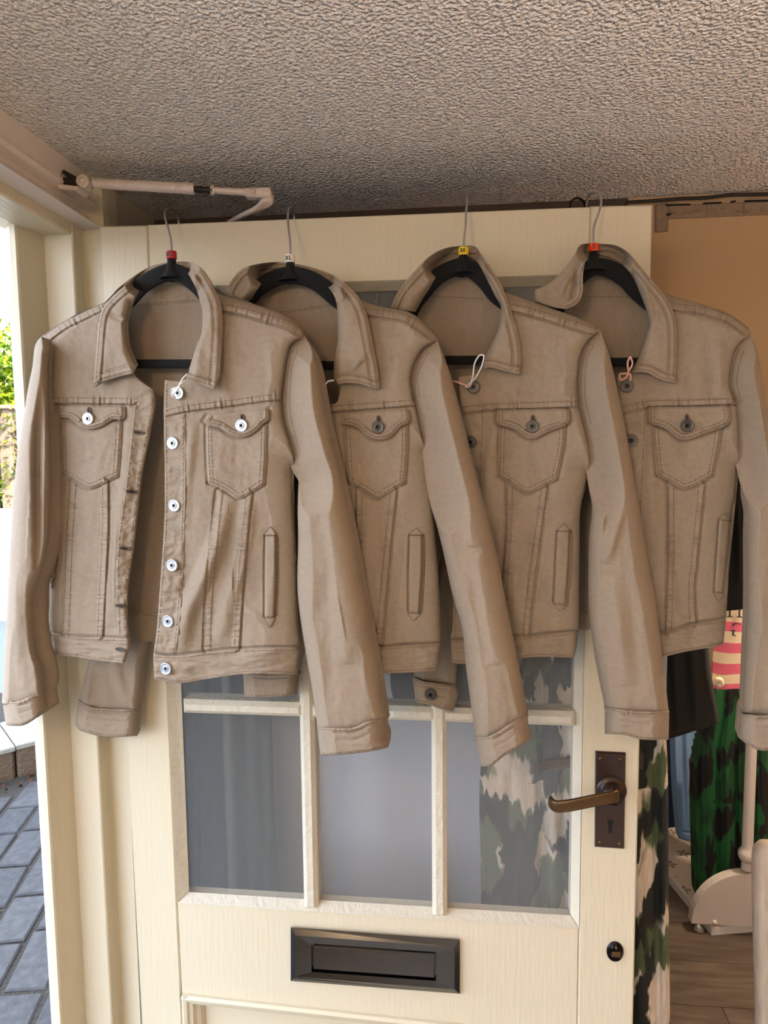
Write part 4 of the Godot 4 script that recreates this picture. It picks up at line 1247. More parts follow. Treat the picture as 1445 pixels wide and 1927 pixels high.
	lamp_at("ceiling_lamp", "added ceiling light behind the viewer, out of view, warming the upper door", Vector3(-0.36, 2.0775, 0.5), 0.42, Color(1.0, 0.86, 0.68), 0.14)  # added unseen lamp, lifts and warms the upper door
	floor_lamp()
	added_ceiling_fill()

func plank_uv(st: SurfaceTool, shift: float) -> ArrayMesh:
	st.generate_normals()
	var m := st.commit()
	var arr := m.surface_get_arrays(0)
	var uv: PackedVector2Array = arr[Mesh.ARRAY_TEX_UV]
	var v: PackedVector3Array = arr[Mesh.ARRAY_VERTEX]
	for i in uv.size(): uv[i] = Vector2(v[i].x + shift, v[i].z + shift * 0.37)
	arr[Mesh.ARRAY_TEX_UV] = uv
	var out := ArrayMesh.new()
	out.add_surface_from_arrays(Mesh.PRIMITIVE_TRIANGLES, arr)
	return out

func floor_lamp() -> void:
	# a standing lamp inside the shop, right of the view, whose warm light reaches wall and sleeves
	var at := Vector3(1.55, 0, -0.55)
	var t := thing("floor_lamp", "standing lamp with a pale drum shade, right of the door inside the shop", "lamp", at)
	var brass := mat("lamp_brass", Color(0.55, 0.42, 0.22), 0.35, 0.9)
	part("base", finish(lathe(PackedVector2Array([Vector2(0.13, 0.0), Vector2(0.13, 0.012), Vector2(0.10, 0.022), Vector2(0.015, 0.03)]), Vector3.ZERO, Vector3.UP, 24)), brass, t)
	part("pole", finish(tube(PackedVector3Array([Vector3(0, 0.02, 0), Vector3(0, 1.35, 0)]), PackedFloat32Array([0.011]), 10)), brass, t)
	var sm_ := mat("lamp_shade_linen", Color(0.90, 0.80, 0.62), 0.9)
	sm_.backlight_enabled = true
	sm_.backlight = Color(0.8, 0.66, 0.42)
	part("shade", finish(lathe(PackedVector2Array([Vector2(0.17, 1.27), Vector2(0.14, 1.55)]), Vector3.ZERO, Vector3.UP, 28)), sm_, t)
	var g := mat("lamp_bulb", Color(1, 0.9, 0.75), 0.5)
	g.emission_enabled = true
	g.emission = Color(1.0, 0.72, 0.40)
	g.emission_energy_multiplier = 6.0
	part("bulb", finish(lathe(PackedVector2Array([Vector2(0.0, 1.455), Vector2(0.022, 1.445), Vector2(0.03, 1.42), Vector2(0.022, 1.39), Vector2(0.013, 1.36), Vector2(0, 1.355)]), Vector3.ZERO, Vector3.UP, 18)), g, t)
	var l := OmniLight3D.new()
	l.name = "lamp_light"
	l.position = at + Vector3(0, 1.415, 0)
	l.light_energy = 0.40
	l.light_color = Color(1.0, 0.80, 0.58)
	l.light_size = 0.02
	l.omni_range = 12.0
	l.omni_attenuation = 2.0
	l.shadow_enabled = true
	add_child(l)

func added_ceiling_fill() -> void:
	# an added lamp out of view, put in only to brighten the ceiling
	var at := Vector3(0.55, 0, 0.75)
	var t := thing("added_ceiling_fill", "added unseen lamp with a metal bowl behind the viewer, brightening the ceiling", "lamp", at)
	var steel := mat("lamp_steel", Color(0.45, 0.44, 0.43), 0.4, 0.8)
	part("base", finish(lathe(PackedVector2Array([Vector2(0.14, 0.0), Vector2(0.14, 0.014), Vector2(0.11, 0.024), Vector2(0.014, 0.032)]), Vector3.ZERO, Vector3.UP, 24)), steel, t)
	part("pole", finish(tube(PackedVector3Array([Vector3(0, 0.02, 0), Vector3(0, 1.34, 0)]), PackedFloat32Array([0.012]), 10)), steel, t)
	part("bowl", finish(lathe(PackedVector2Array([Vector2(0.012, 1.33), Vector2(0.08, 1.35), Vector2(0.13, 1.40), Vector2(0.15, 1.46), Vector2(0.145, 1.46), Vector2(0.125, 1.405), Vector2(0.075, 1.357), Vector2(0, 1.345)]), Vector3.ZERO, Vector3.UP, 28)), steel, t)
	part("bulb", finish(lathe(PackedVector2Array([Vector2(0.0, 1.435), Vector2(0.022, 1.428), Vector2(0.03, 1.405), Vector2(0.022, 1.375), Vector2(0, 1.35)]), Vector3.ZERO, Vector3.UP, 18)), mats["lamp_bulb"], t)
	var l := OmniLight3D.new()
	l.name = "lamp_light"
	l.position = at + Vector3(0, 1.40, 0)
	l.light_energy = 2.4
	l.light_color = Color(1.0, 0.93, 0.86)
	l.light_size = 0.02
	l.omni_range = 12.0
	l.omni_attenuation = 2.0
	l.shadow_enabled = true
	add_child(l)

func glass() -> StandardMaterial3D:
	var g := mat("window_glass", Color(0.9, 0.93, 0.93, 0.06), 0.02)
	g.transparency = BaseMaterial3D.TRANSPARENCY_ALPHA
	g.metallic_specular = 0.36
	return g

func cream_paint() -> StandardMaterial3D:
	if mats.has("cream_paint"): return mats["cream_paint"]
	var m := mat("cream_paint", Color(0.80, 0.76, 0.655), 0.42)
	bump(m, noise_tex(19, 384, 0.03, 4, Color(0, 0, 0), Color(1, 1, 1), Vector2(2.4, 0.22)), 0.025)
	triplanar(m, Vector3(5, 5, 5))
	return m

# ------------------------------------------------------------------ the door
func door() -> void:
	var d := structure("door_1", "old cream painted glazed door standing open, three columns of small panes", "door")
	var cream := cream_paint()
	var rough_putty := mat("putty_paint", Color(0.79, 0.76, 0.68), 0.5)
	bump(rough_putty, noise_tex(29, 256, 0.04, 4, Color(0, 0, 0), Color(1, 1, 1)), 0.14)
	triplanar(rough_putty, Vector3(7, 7, 7))
	var o := Vector3(-0.5307, 2.0003, DZ)
	var w := func(x: float, y: float, z: float) -> Vector3: return o + Vector3(x, y, z)
	var rect := func(x0: float, y0: float, x1: float, y1: float, z: float, depth: float, bev: float) -> ArrayMesh:
		return finish(board([w.call(x0, y0, z), w.call(x1, y0, z), w.call(x1, y1, z), w.call(x0, y1, z)], Vector3(0, 0, -depth), bev))
	# stiles and rails; the left edge leans a little, as the old frame does
	part("stile", finish(board([w.call(0, 0, 0), w.call(0.0768, -0.002, 0), w.call(0.083, -1.98, 0), w.call(0.014, -1.98, 0)], Vector3(0, 0, -0.042), 0.0025)), cream, d)
	part("stile", finish(board([w.call(0.7285, -0.004, 0), w.call(0.813, -0.006, 0), w.call(0.814, -1.98, 0), w.call(0.7285, -1.98, 0)], Vector3(0, 0, -0.042), 0.0025)), cream, d)
	part("rail", finish(board([w.call(0.0775, -0.0015, -0.0004), w.call(0.728, -0.005, -0.0004), w.call(0.728, -0.0985, -0.0004), w.call(0.0775, -0.0955, -0.0004)], Vector3(0, 0, -0.041), 0.0015)), cream, d)
	part("rail", finish(board([w.call(0.081, -1.0835, -0.0004), w.call(0.728, -1.087, -0.0004), w.call(0.728, -1.272, -0.0004), w.call(0.082, -1.248, -0.0004)], Vector3(0, 0, -0.041), 0.0015)), cream, d)
	part("rail", rect.call(0.083, -1.78, 0.728, -1.98, -0.0004, 0.041, 0.0015), cream, d)
	# glazing: sloped putty strips round each pane, bars between
	var gx := [0.0958, 0.3045, 0.5125, 0.7245]
	var gy := [-0.105, -0.4270, -0.7515, -1.0835]
	var bar := 0.0118
	for i in [1, 2]:
		var x: float = gx[i]
		part("glazing_bar", finish(board([w.call(x - 0.0118, -0.097, 0.0005), w.call(x + 0.0118, -0.097, 0.0005), w.call(x + 0.0118, -1.0845, 0.0005), w.call(x - 0.0118, -1.0845, 0.0005)], Vector3(0, 0, -0.036), 0.0065)), rough_putty, d)
	for i in [1, 2]:
		for k in 3:
			var y: float = gy[i] - 0.0012 * k
			part("glazing_bar", finish(board([w.call(gx[k] + 0.006, y + 0.0118, 0.0), w.call(gx[k + 1] - 0.006, y + 0.0112, 0.0), w.call(gx[k + 1] - 0.006, y - 0.0118, 0.0), w.call(gx[k] + 0.006, y - 0.0112, 0.0)], Vector3(0, 0, -0.036), 0.0068)), rough_putty, d)
	# outer beads
	var bead := func(a: Vector3, b: Vector3, c: Vector3, e: Vector3) -> void:
		var st := starter()
		quad(st, a, b, c, e)
		quad(st, e, c, c + Vector3(0, 0, -0.02), e + Vector3(0, 0, -0.02))
		part("glazing_bead", finish(st), rough_putty, d)
	bead.call(w.call(0.0958, -1.075, -0.014), w.call(0.0958, -0.105, -0.014), w.call(0.0768, -0.0955, 0), w.call(0.081, -1.0835, 0))
	bead.call(w.call(0.7285, -1.087, 0), w.call(0.7285, -0.0985, 0), w.call(0.7175, -0.105, -0.014), w.call(0.7175, -1.076, -0.014))
	bead.call(w.call(0.0768, -0.0955, 0), w.call(0.0958, -0.107, -0.014), w.call(0.7175, -0.109, -0.014), w.call(0.7285, -0.0985, 0))
	bead.call(w.call(0.0958, -1.0745, -0.014), w.call(0.081, -1.0845, 0.001), w.call(0.7285, -1.088, 0.001), w.call(0.7175, -1.0775, -0.014))
	for i in 3:
		for k in 3:
			var x0: float = gx[k] - 0.002
			var x1: float = gx[k + 1] + 0.002
			part("pane", finish(box(w.call(x0, gy[i + 1], -0.0175), w.call(x1, gy[i], -0.0145), 0.0)), glass(), d)
	# moulded lower panel
	var q := [Vector2(0.099, -1.262), Vector2(0.715, -1.288)]
	part("panel", rect.call(0.095, -1.262, 0.72, -1.79, -0.020, 0.012, 0.001), cream, d)
	var mould := PackedVector2Array([Vector2(0, 0), Vector2(0, 0.005), Vector2(0.004, 0.0085), Vector2(0.009, 0.007), Vector2(0.012, 0.003), Vector2(0.017, 0.001), Vector2(0.020, -0.006), Vector2(0.026, -0.010), Vector2(0.030, -0.019), Vector2(0, -0.019)])
	part("panel_moulding", finish(extrude(mould, w.call(0.084, -1.244, 0), Vector3(0, -1, 0), Vector3(0, 0, 1), Vector3(0.644, -0.025, 0))), cream, d)
	part("panel_moulding", finish(extrude(mould, w.call(0.084, -1.244, 0), Vector3(1, 0, 0), Vector3(0, 0, 1), Vector3(0, -0.55, 0))), cream, d)
	part("panel_moulding", finish(extrude(mould, w.call(0.728, -1.269, 0), Vector3(-1, 0, 0), Vector3(0, 0, 1), Vector3(0, -0.525, 0))), cream, d)
	# letter plate
	var black := mat("black_letter_plate", Color(0.035, 0.034, 0.040), 0.18)
	black.clearcoat_enabled = true
	black.clearcoat = 0.6
	black.clearcoat_roughness = 0.08
	var lp := q4(547, 1745, 865, 1768, 865, 1870, 547, 1846)
	var li := q4(556, 1760, 855, 1783, 855, 1862, 556, 1838)
	var fi := q4(586, 1778, 822, 1795, 820, 1846, 586, 1829)
	var mk := func(a: Array, z: float) -> Array:
		var out := []
		for p: Vector2 in a: out.append(at_z(p.x, p.y, DZ + z))
		return out
	var A: Array = mk.call(lp, 0.0005)
	var B: Array = mk.call(lp, 0.005)
	var C: Array = mk.call(li, 0.011)
	var D: Array = mk.call(fi, 0.010)
	var E: Array = mk.call(fi, 0.004)
	var st := starter()
	for i in 4:
		var k := (i + 1) % 4
		quad(st, A[i], A[k], B[k], B[i])
		quad(st, B[i], B[k], C[k], C[i])
		quad(st, C[i], C[k], D[k], D[i])
		quad(st, D[i], D[k], E[k], E[i])
	quad(st, E[0], E[1], E[2], E[3])
	var plate := part("letter_plate", finish(st), black, d)
	part("flap", finish(dboard(Vector3.ZERO, q4(589, 1781, 820, 1797, 818, 1842, 589, 1825), DZ + 0.014, 0.009, 0.002)), black, plate)
	# lever handle on its long plate
	var bronze := mat("bronze_plate", Color(0.20, 0.135, 0.11), 0.36, 0.25)
	var lever_m := mat("worn_bronze", Color(0.36, 0.27, 0.17), 0.36, 0.8)
	var hp := part("door_handle", finish(dboard(Vector3.ZERO, q4(1121, 1415, 1178, 1418, 1175, 1599, 1120, 1595), DZ + 0.0045, 0.0042, 0.002)), bronze, d)
	var rose := at_z(1150, 1487, DZ + 0.004)
	part("rose", finish(lathe(PackedVector2Array([Vector2(0.0225, 0.0), Vector2(0.0225, 0.002), Vector2(0.019, 0.0055), Vector2(0.0165, 0.006), Vector2(0.0160, 0.010), Vector2(0.0150, 0.018), Vector2(0.0, 0.019)]), rose, Vector3(0, 0, 1), 30)), bronze, hp)
	var lv := []
	for p in [[1157, 1494, 0.020], [1160, 1497, 0.040], [1156, 1499, 0.050], [1140, 1502, 0.054], [1110, 1508, 0.054], [1075, 1515, 0.053], [1050, 1518, 0.050], [1040, 1514, 0.044], [1035, 1507, 0.036]]: lv.append(at_z(p[0], p[1], DZ + p[2]))
	part("lever", finish(tube(arc_pts(lv, 5), PackedFloat32Array([0.0088]), 16, 0.36, Vector3(0, 1, 0.0), null, 0.45)), lever_m, hp)
	for p in [Vector2(1131, 1428), Vector2(1169, 1429), Vector2(1130, 1586), Vector2(1167, 1589)]:
		var s := part("screw", finish(lathe(PackedVector2Array([Vector2(0.0036, 0.0), Vector2(0.0032, 0.0008), Vector2(0.0, 0.0012)]), at_z(p.x, p.y, DZ + 0.0045), Vector3(0, 0, 1), 14)), lever_m, hp)
		s.set_meta("label", "slotted screw")
	var kc := at_z(1149, 1548, DZ + 0.0052)
	st = starter()
	lathe(PackedVector2Array([Vector2(0.0046, 0), Vector2(0, 0.0001)]), kc, Vector3(0, 0, 1), 16, st)
	box(kc + Vector3(-0.0026, -0.0165, -0.001), kc + Vector3(0.0026, 0.0, 0.0001), 0.0, st)
	part("keyhole", finish(st), mat("keyhole_black", Color(0.004, 0.004, 0.004), 0.9), hp)
	# inner lever seen through the glass
	var ih := part("inner_handle", finish(box(w.call(0.752, -0.97, -0.047), w.call(0.806, -0.79, -0.042), 0.001)), bronze, d)
	lv = [w.call(0.772, -0.862, -0.045), w.call(0.773, -0.863, -0.085), w.call(0.768, -0.864, -0.094), w.call(0.740, -0.866, -0.097), w.call(0.70, -0.871, -0.097), w.call(0.675, -0.876, -0.093), w.call(0.664, -0.874, -0.084)]
	part("lever", finish(tube(arc_pts(lv, 5), PackedFloat32Array([0.0088]), 14, 0.36, Vector3(0, 1, 0), null, 0.45)), lever_m, ih)
	part("latch_keep", finish(dboard(Vector3.ZERO, q4(1203, 1419, 1211, 1419, 1210, 1447, 1203, 1447), DZ - 0.014, 0.014, 0.001)), bronze, d)
	# key cover
	var ko := at_z(1157, 1790, DZ)
	var kv := part("key_cover", finish(lathe(PackedVector2Array([Vector2(0.0165, 0.0), Vector2(0.0165, 0.0015), Vector2(0.0135, 0.0045), Vector2(0.0, 0.0055)]), Vector3.ZERO, Vector3(0, 0, 1), 28)), mat("black_chrome", Color(0.07, 0.06, 0.055), 0.15, 0.7), d, ko)
	kv.scale = Vector3(0.78, 1.0, 1.0)
	part("cover_flap", finish(box(Vector3(-0.008, -0.006, 0.004), Vector3(0.009, 0.003, 0.0075), 0.002)), lever_m, kv)
	part("cover_pivot", finish(lathe(PackedVector2Array([Vector2(0.003, 0.0045), Vector2(0.0022, 0.0068), Vector2(0, 0.0072)]), Vector3(0.001, 0.0095, 0), Vector3(0, 0, 1), 12)), lever_m, kv)

func closer() -> void:
	var m := mat("painted_closer", Color(0.76, 0.70, 0.65), 0.5, 0.2)
	bump(m, noise_tex(41, 192, 0.05, 3, Color(0, 0, 0), Color(1, 1, 1)), 0.1)
	triplanar(m, Vector3(9, 9, 9))
	var dark := mat("bare_steel", Color(0.20, 0.17, 0.15), 0.4, 0.7)
	var t := thing("door_closer", "chipped off-white door closer, its tube and bent arm above the door top", "door closer", at_z(126, 340, -0.93))
	var P := func(x: float, y: float, z: float) -> Vector3: return at_z(x, y, z) - t.position
	var st := starter()
	board([P.call(102, 322, -0.925), P.call(112, 322, -0.925), P.call(112, 350, -0.925), P.call(102, 350, -0.925)], Vector3(0, 0, -0.03), 0.001, st)
	board([P.call(104, 345, -0.92), P.call(146, 350, -0.92), P.call(140, 358, -0.92), P.call(110, 356, -0.92)], Vector3(0, 0, -0.03), 0.001, st)
	part("bracket", finish(st), m, t)
	part("bracket_plate", finish(board([P.call(112, 322, -0.935), P.call(120, 319, -0.935), P.call(143, 332, -0.935), P.call(140, 340, -0.935)], Vector3(0, 0, -0.02), 0.001)), dark, t)
	part("socket", finish(tube(PackedVector3Array([P.call(112, 343, -0.932), P.call(152, 345, -0.935)]), PackedFloat32Array([0.006, 0.0075]), 12)), dark, t)
	part("pivot", finish(lathe(PackedVector2Array([Vector2(0.0095, -0.008), Vector2(0.0095, 0.007), Vector2(0.0075, 0.009), Vector2(0.0040, 0.009), Vector2(0.0035, 0.011), Vector2(0, 0.0115)]), P.call(160, 344, -0.934), Vector3(0, 0, 1), 20)), m, t)
	part("tube", finish(tube(PackedVector3Array([P.call(176, 345, -0.937), P.call(178, 345, -0.937), P.call(342, 354, -0.960), P.call(343, 354, -0.960), P.call(366, 355.5, -0.963)]), PackedFloat32Array([0.006, 0.0068, 0.0078, 0.0080, 0.0080]), 18)), m, t)
	var th := PackedVector3Array()
	var tr := PackedFloat32Array()
	for i in 15:
		th.append(P.call(364 + i * 2.6, 356 + i * 0.14, -0.963))
		tr.append(0.0048 if i % 2 == 0 else 0.0041)
	part("thread", finish(tube(th, tr, 12)), dark, t)
	part("lock_nut", finish(tube(PackedVector3Array([P.call(397, 358, -0.965), P.call(404, 358.4, -0.966)]), PackedFloat32Array([0.0072]), 6)), m, t)
	part("rod", finish(tube(PackedVector3Array([P.call(403, 358.5, -0.966), P.call(448, 361, -0.972), P.call(470, 362, -0.974)]), PackedFloat32Array([0.0048, 0.0048, 0.0058]), 12)), m, t)
	var cl := board([P.call(460, 352, -0.968), P.call(508, 351, -0.970), P.call(511, 372, -0.970), P.call(461, 369, -0.968)], Vector3(0, 0, -0.016), 0.002)
	part("clevis", finish(cl), m, t)
	part("pin", finish(lathe(PackedVector2Array([Vector2(0.0042, 0), Vector2(0.0038, 0.0022), Vector2(0, 0.003)]), P.call(475, 360, -0.968), Vector3(0, 0, 1), 14)), m, t)
	part("arm", finish(tube(arc_pts([P.call(503, 372, -0.975), P.call(503, 378, -0.976), P.call(490, 390, -0.985), P.call(465, 402, -1.005), P.call(436, 418, -1.045)], 4), PackedFloat32Array([0.0085]), 12, 0.42, Vector3(1, 0.2, 0), null, 0.4)), m, t)

# ------------------------------------------------------------------ other clothes
func blotches(sd: int, base: Color, mid: Color, dark: Color, streak: Vector2, lo: float, hi: float, freq := 0.012) -> ImageTexture:
	var size := 512
	var a := noise(sd, freq, 2)
	var b := noise(sd + 1, freq, 2)
	var wob := noise(sd + 2, 0.05, 3)
	var im := Image.create_empty(size, size, false, Image.FORMAT_RGB8)
	for y in size:
		for x in size:
			var wy := y + 26.0 * wob.get_noise_2d(x * 1.3, y * 0.2)
			var wx := x + 8.0 * wob.get_noise_2d(x * 0.4 + 500.0, y * 0.4)
			var f := a.get_noise_2d(wx * streak.x, wy * streak.y)
			var g := b.get_noise_2d(wx * streak.x, wy * streak.y)
			var c := base
			c = c.lerp(mid, smoothstep(lo, lo + 0.16, g))
			c = c.lerp(dark, smoothstep(hi, hi + 0.14, f))
			im.set_pixel(x, y, c * (0.94 + 0.10 * wob.get_noise_2d(x * 3.0, y * 0.4)))
	return ImageTexture.create_from_image(im)

func cloth_thing(called: String, label: String, cat: String, part_name: String, runs: Array, z: float, deep: float, m: Material, sides: Array, folds: Array, wide := 50.0, step := 3.0, group := "") -> Array:
	var poly := outline(runs)
	var c := Vector2.ZERO
	for p in poly: c += p / poly.size()
	var org := at_z(c.x, c.y, z)
	var t := thing(called, label, cat, org, group)
	var sh := Sheet.new().frame(cam_basis, org, 0.0).area(poly, deep, step)
	sh.rough(n_big, deep * 0.35, 1.6, 0.3)
	for f: Array in folds: sh.ridge(sm(f[0]), f[1], f[2])
	for k in sides: sh.dome(sm(runs[k]), wide, deep * 1.4)
	part(part_name, sh.mesh(poly, 0.002, 0.8), m, t)
	return [t, sh]

func behind_door() -> void:
	var camo := mat("camouflage_print", Color(0.92, 0.92, 0.92), 0.85)
	camo.albedo_texture = blotches(50, Color(0.86, 0.80, 0.72), Color(0.33, 0.37, 0.24), Color(0.075, 0.085, 0.065), Vector2(1.0, 0.55), -0.02, 0.02)
	camo.uv1_scale = Vector3(2.0, 2.0, 1)
	cloth_thing("camouflage_dress", "long dress in a cream, olive and black camouflage print behind the door glass", "dress", "skirt", ["985,900 1000,1100 985,1240 950,1330 905,1440 905,1700 900,1990", "900,1990 1080,1996 1262,1990", "1262,1990 1258,1700 1256,1440 1240,1200 1225,900", "1225,900 1100,890 985,900"], -1.12, 0.022, camo, [0, 2], [["1018,1200 1020,1500 1022,1980", 16.0, -0.020], ["1058,1250 1060,1550 1062,1980", 16.0, -0.018], ["960,1450 962,1700 964,1980", 18.0, -0.016], ["1120,1300 1130,1600 1135,1980", 20.0, -0.018], ["1190,1350 1200,1600 1205,1980", 22.0, 0.010], ["1232,1350 1236,1600 1238,1980", 12.0, -0.012]], 26.0)
	cloth_thing("charcoal_dress", "charcoal grey dress hanging behind the left column of door panes", "dress", "skirt", ["345,1165 340,1300 330,1600 322,1990", "322,1990 420,1996 525,1990", "525,1990 515,1600 505,1300 495,1165", "495,1165 420,1160 345,1165"], -1.12, 0.020, mat("charcoal_cloth", Color(0.10, 0.095, 0.095), 0.95), [0, 2], [["380,1050 378,1400 376,1980", 16.0, 0.012], ["430,1050 432,1400 436,1980", 16.0, -0.012], ["470,1050 476,1400 482,1980", 14.0, 0.010]], 26.0)
	var dark := mat("dark_plum_wool", Color(0.055, 0.042, 0.055), 0.95)
	cloth_thing("dark_coat", "dark plum coat hanging behind the upper door panes", "coat", "body", ["735,535 740,800 742,1100 735,1290 760,1338", "760,1338 850,1344 972,1340", "972,1340 972,1100 965,800 950,535", "950,535 850,520 735,535"], -1.10, 0.018, dark, [0, 2], [["800,700 805,1000 810,1330", 18.0, -0.012], ["890,700 895,1000 900,1330", 18.0, 0.012]], 30.0)
	cloth_thing("dark_cardigan", "dark brown cardigan behind the topmost row of door panes", "cardigan", "body", ["425,530 430,800 440,1140", "440,1140 560,1146 690,1140", "690,1140 705,800 715,530", "715,530 560,520 425,530"], -1.10, 0.018, mat("dark_brown_knit", Color(0.06, 0.045, 0.038), 0.95), [0, 2], [["520,600 525,800 528,1130", 18.0, -0.012], ["620,600 622,800 620,1130", 18.0, 0.010]], 30.0)

	# a plain wire hanger hooked over the door from behind
	var wo := at_z(1086, 400, DZ - 0.06)
	var wh := thing("wire_hanger", "dark wire hanger hooked over the door from behind, beside the orange-tagged hanger", "hanger", wo)
	var wire := mat("black_wire", Color(0.06, 0.05, 0.05), 0.4, 0.6)
	var hk := []
	for p in [[1072, 392, -0.014], [1074, 381, -0.018], [1081, 374, -0.026], [1091, 374, -0.040], [1099, 381, -0.054], [1100, 396, -0.062], [1094, 415, -0.064], [1092, 440, -0.064]]: hk.append(at_z(p[0], p[1], DZ + p[2]) - wo)
	part("hook", finish(tube(arc_pts(hk, 6), PackedFloat32Array([0.0017]), 8)), wire, wh)
	var n0: Vector3 = hk[-1]
	part("shoulder_wire", finish(tube(PackedVector3Array([n0, n0 + Vector3(0.085, -0.050, 0), n0 + Vector3(0.095, -0.058, 0), n0 + Vector3(0.085, -0.063, 0), n0 + Vector3(-0.085, -0.063, 0), n0 + Vector3(-0.095, -0.058, 0), n0 + Vector3(-0.085, -0.050, 0), n0]), PackedFloat32Array([0.0015]), 8)), wire, wh)

func shop() -> void:
	# dark clothes on a rail below the bulkhead
	var rail := part("garment_rail", finish(tube(PackedVector3Array([Vector3(0.66, 1.58, -1.46), Vector3(3.2, 1.58, -1.46)]), PackedFloat32Array([0.013]), 12)), mat("rail_steel", Color(0.5, 0.5, 0.5), 0.3, 0.9), self)
	rail.set_meta("label", "steel garment rail under the bulkhead carrying dark clothes")
	rail.set_meta("category", "rail")
	var black := mat("black_jersey", Color(0.030, 0.026, 0.020), 0.9)
	var olive := mat("dark_olive_twill", Color(0.050, 0.044, 0.020), 0.85)
	cloth_thing("olive_coat", "very dark olive coat whose flared hem shows below the fourth jacket", "coat", "body", ["1194,860 1196,1100 1198,1250 1206,1392", "1206,1392 1258,1390 1300,1378 1352,1362", "1352,1362 1350,1335 1342,1290 1335,1240 1325,1100 1320,860", "1320,860 1250,850 1194,860"], -1.46, 0.03, olive, [0, 2], [["1290,1000 1300,1200 1315,1370", 18.0, 0.014], ["1240,1000 1250,1200 1262,1385", 16.0, -0.014]], 22.0)
	cloth_thing("black_jumper", "black jumper seen between the fourth jacket and its sleeve", "jumper", "body", ["1335,850 1338,1000 1345,1152", "1345,1152 1375,1149 1420,1145", "1420,1145 1425,1000 1430,850", "1430,850 1380,842 1335,850"], -1.40, 0.03, black, [0, 2], [["1385,900 1390,1000 1392,1100", 10.0, 0.012], ["1400,930 1398,1010 1402,1060", 8.0, -0.012]], 24.0)
	# white clothes rack
	var wm := mat("white_enamel", Color(0.80, 0.77, 0.74), 0.3)
	var base := at_z(1402, 1739, -2.25)
	var t := thing("clothes_rack", "white clothes rack with a half-round end plate and slim pole", "clothes rack", Vector3(base.x, 0, base.z))
	var bp := PackedVector2Array()
	var sc := 2.25 / 0.9987 / FPX
	for i in 25:
		var a := PI * i / 24.0
		bp.append(Vector2(-cos(a) * 100.0 * sc * 0.998, sin(a) * 104.0 * sc * 0.9987))
	var by: float = base.y
	part("end_plate", finish(extrude(bp, Vector3(0, by, 0.012), Vector3(1, 0, 0), Vector3(0, 1, 0), Vector3(0, 0, -0.035))), wm, t)
	for s in [-1, 1]:
		part("foot", finish(lathe(PackedVector2Array([Vector2(0.0, -by), Vector2(0.020, -by + 0.002), Vector2(0.021, -by + 0.006), Vector2(0.007, -by + 0.022), Vector2(0.0055, 0.002)]), Vector3(s * 0.150, by, -0.006), Vector3.UP, 18)), mat("chrome", Color(0.8, 0.78, 0.75), 0.12, 1.0), t)
		part("bolt_cap", finish(lathe(PackedVector2Array([Vector2(0.008, 0.012), Vector2(0.007, 0.018), Vector2(0.003, 0.021), Vector2(0, 0.0213)]), Vector3(s * 0.105, by + 0.010, 0), Vector3(0, 0, 1), 16)), wm, t)
	var top: float = at_z(1402, 1632, -2.25).y
	var ball: float = at_z(1402, 1609, -2.25).y
	part("pole", finish(lathe(PackedVector2Array([Vector2(0.017, top - 0.01), Vector2(0.017, top + 0.018), Vector2(0.024, ball - 0.018), Vector2(0.0275, ball - 0.010), Vector2(0.0285, ball), Vector2(0.026, ball + 0.012), Vector2(0.019, ball + 0.02), Vector2(0.0175, ball + 0.03), Vector2(0.0165, 1.5), Vector2(0.0, 1.5)]), Vector3(0, 0, -0.006), Vector3.UP, 22)), wm, t)
	part("rail", finish(tube(PackedVector3Array([Vector3(0, 1.49, 0.0), Vector3(0, 1.49, -1.3)]), PackedFloat32Array([0.013]), 14)), wm, t)
	part("pole", finish(lathe(PackedVector2Array([Vector2(0.017, top - 0.01), Vector2(0.0165, 1.5), Vector2(0.0, 1.5)]), Vector3(0, 0, -1.3), Vector3.UP, 16)), wm, t)
	part("end_plate", finish(extrude(bp, Vector3(0, by, -1.28), Vector3(1, 0, 0), Vector3(0, 1, 0), Vector3(0, 0, -0.035))), wm, t)
	# green skirts
	var green := mat("green_animal_print", Color(0.95, 0.95, 0.95), 0.7)
	green.albedo_texture = blotches(70, Color(0.075, 0.36, 0.17), Color(0.05, 0.27, 0.13), Color(0.014, 0.018, 0.016), Vector2(1.5, 0.8), 0.05, 0.08)
	green.uv1_scale = Vector3(1.15, 1.15, 1)
	var folds := []
	for i in 10:
		var x := 1315.0 + i * 17.0
		folds.append(["%f,1300 %f,1420 %f,1560 %f,1680" % [lerpf(x, 1400, 0.35), x, x + 2, x - 1], 8.0, -0.016 + 0.024 * (i % 2)])
	cloth_thing("green_skirt", "long green and black animal print skirt behind the white pole", "skirt", "skirt", ["1340,1290 1338,1310 1322,1360 1306,1440 1306,1560 1309,1684", "1309,1684 1370,1690 1440,1686", "1440,1686 1450,1560 1448,1440 1432,1360 1420,1310 1418,1290", "1418,1290 1380,1286 1340,1290"], -2.39, 0.04, green, [0, 2], folds, 16.0, 2.5, "green animal print skirts on the rack")
	cloth_thing("green_skirt", "second green animal print skirt, right of the pole above the chair post", "skirt", "skirt", ["1425,1290 1418,1400 1410,1500 1408,1655", "1408,1655 1470,1662 1530,1655", "1530,1655 1525,1500 1515,1400 1505,1290", "1505,1290 1465,1286 1425,1290"], -2.49, 0.04, green, [0, 2], [["1440,1320 1436,1480 1432,1670", 8.0, 0.016], ["1455,1320 1452,1480 1450,1670", 8.0, -0.016], ["1480,1320 1480,1480 1480,1670", 9.0, 0.016]], 16.0, 2.5, "green animal print skirts on the rack")
	# pink striped bag with mirrored lettering
	var pink := mat("pink_stripe_canvas", Color(0.88, 0.42, 0.52), 0.85)
	var cream := mat("cream_canvas", Color(0.93, 0.86, 0.74), 0.85)
	var bz := -2.20
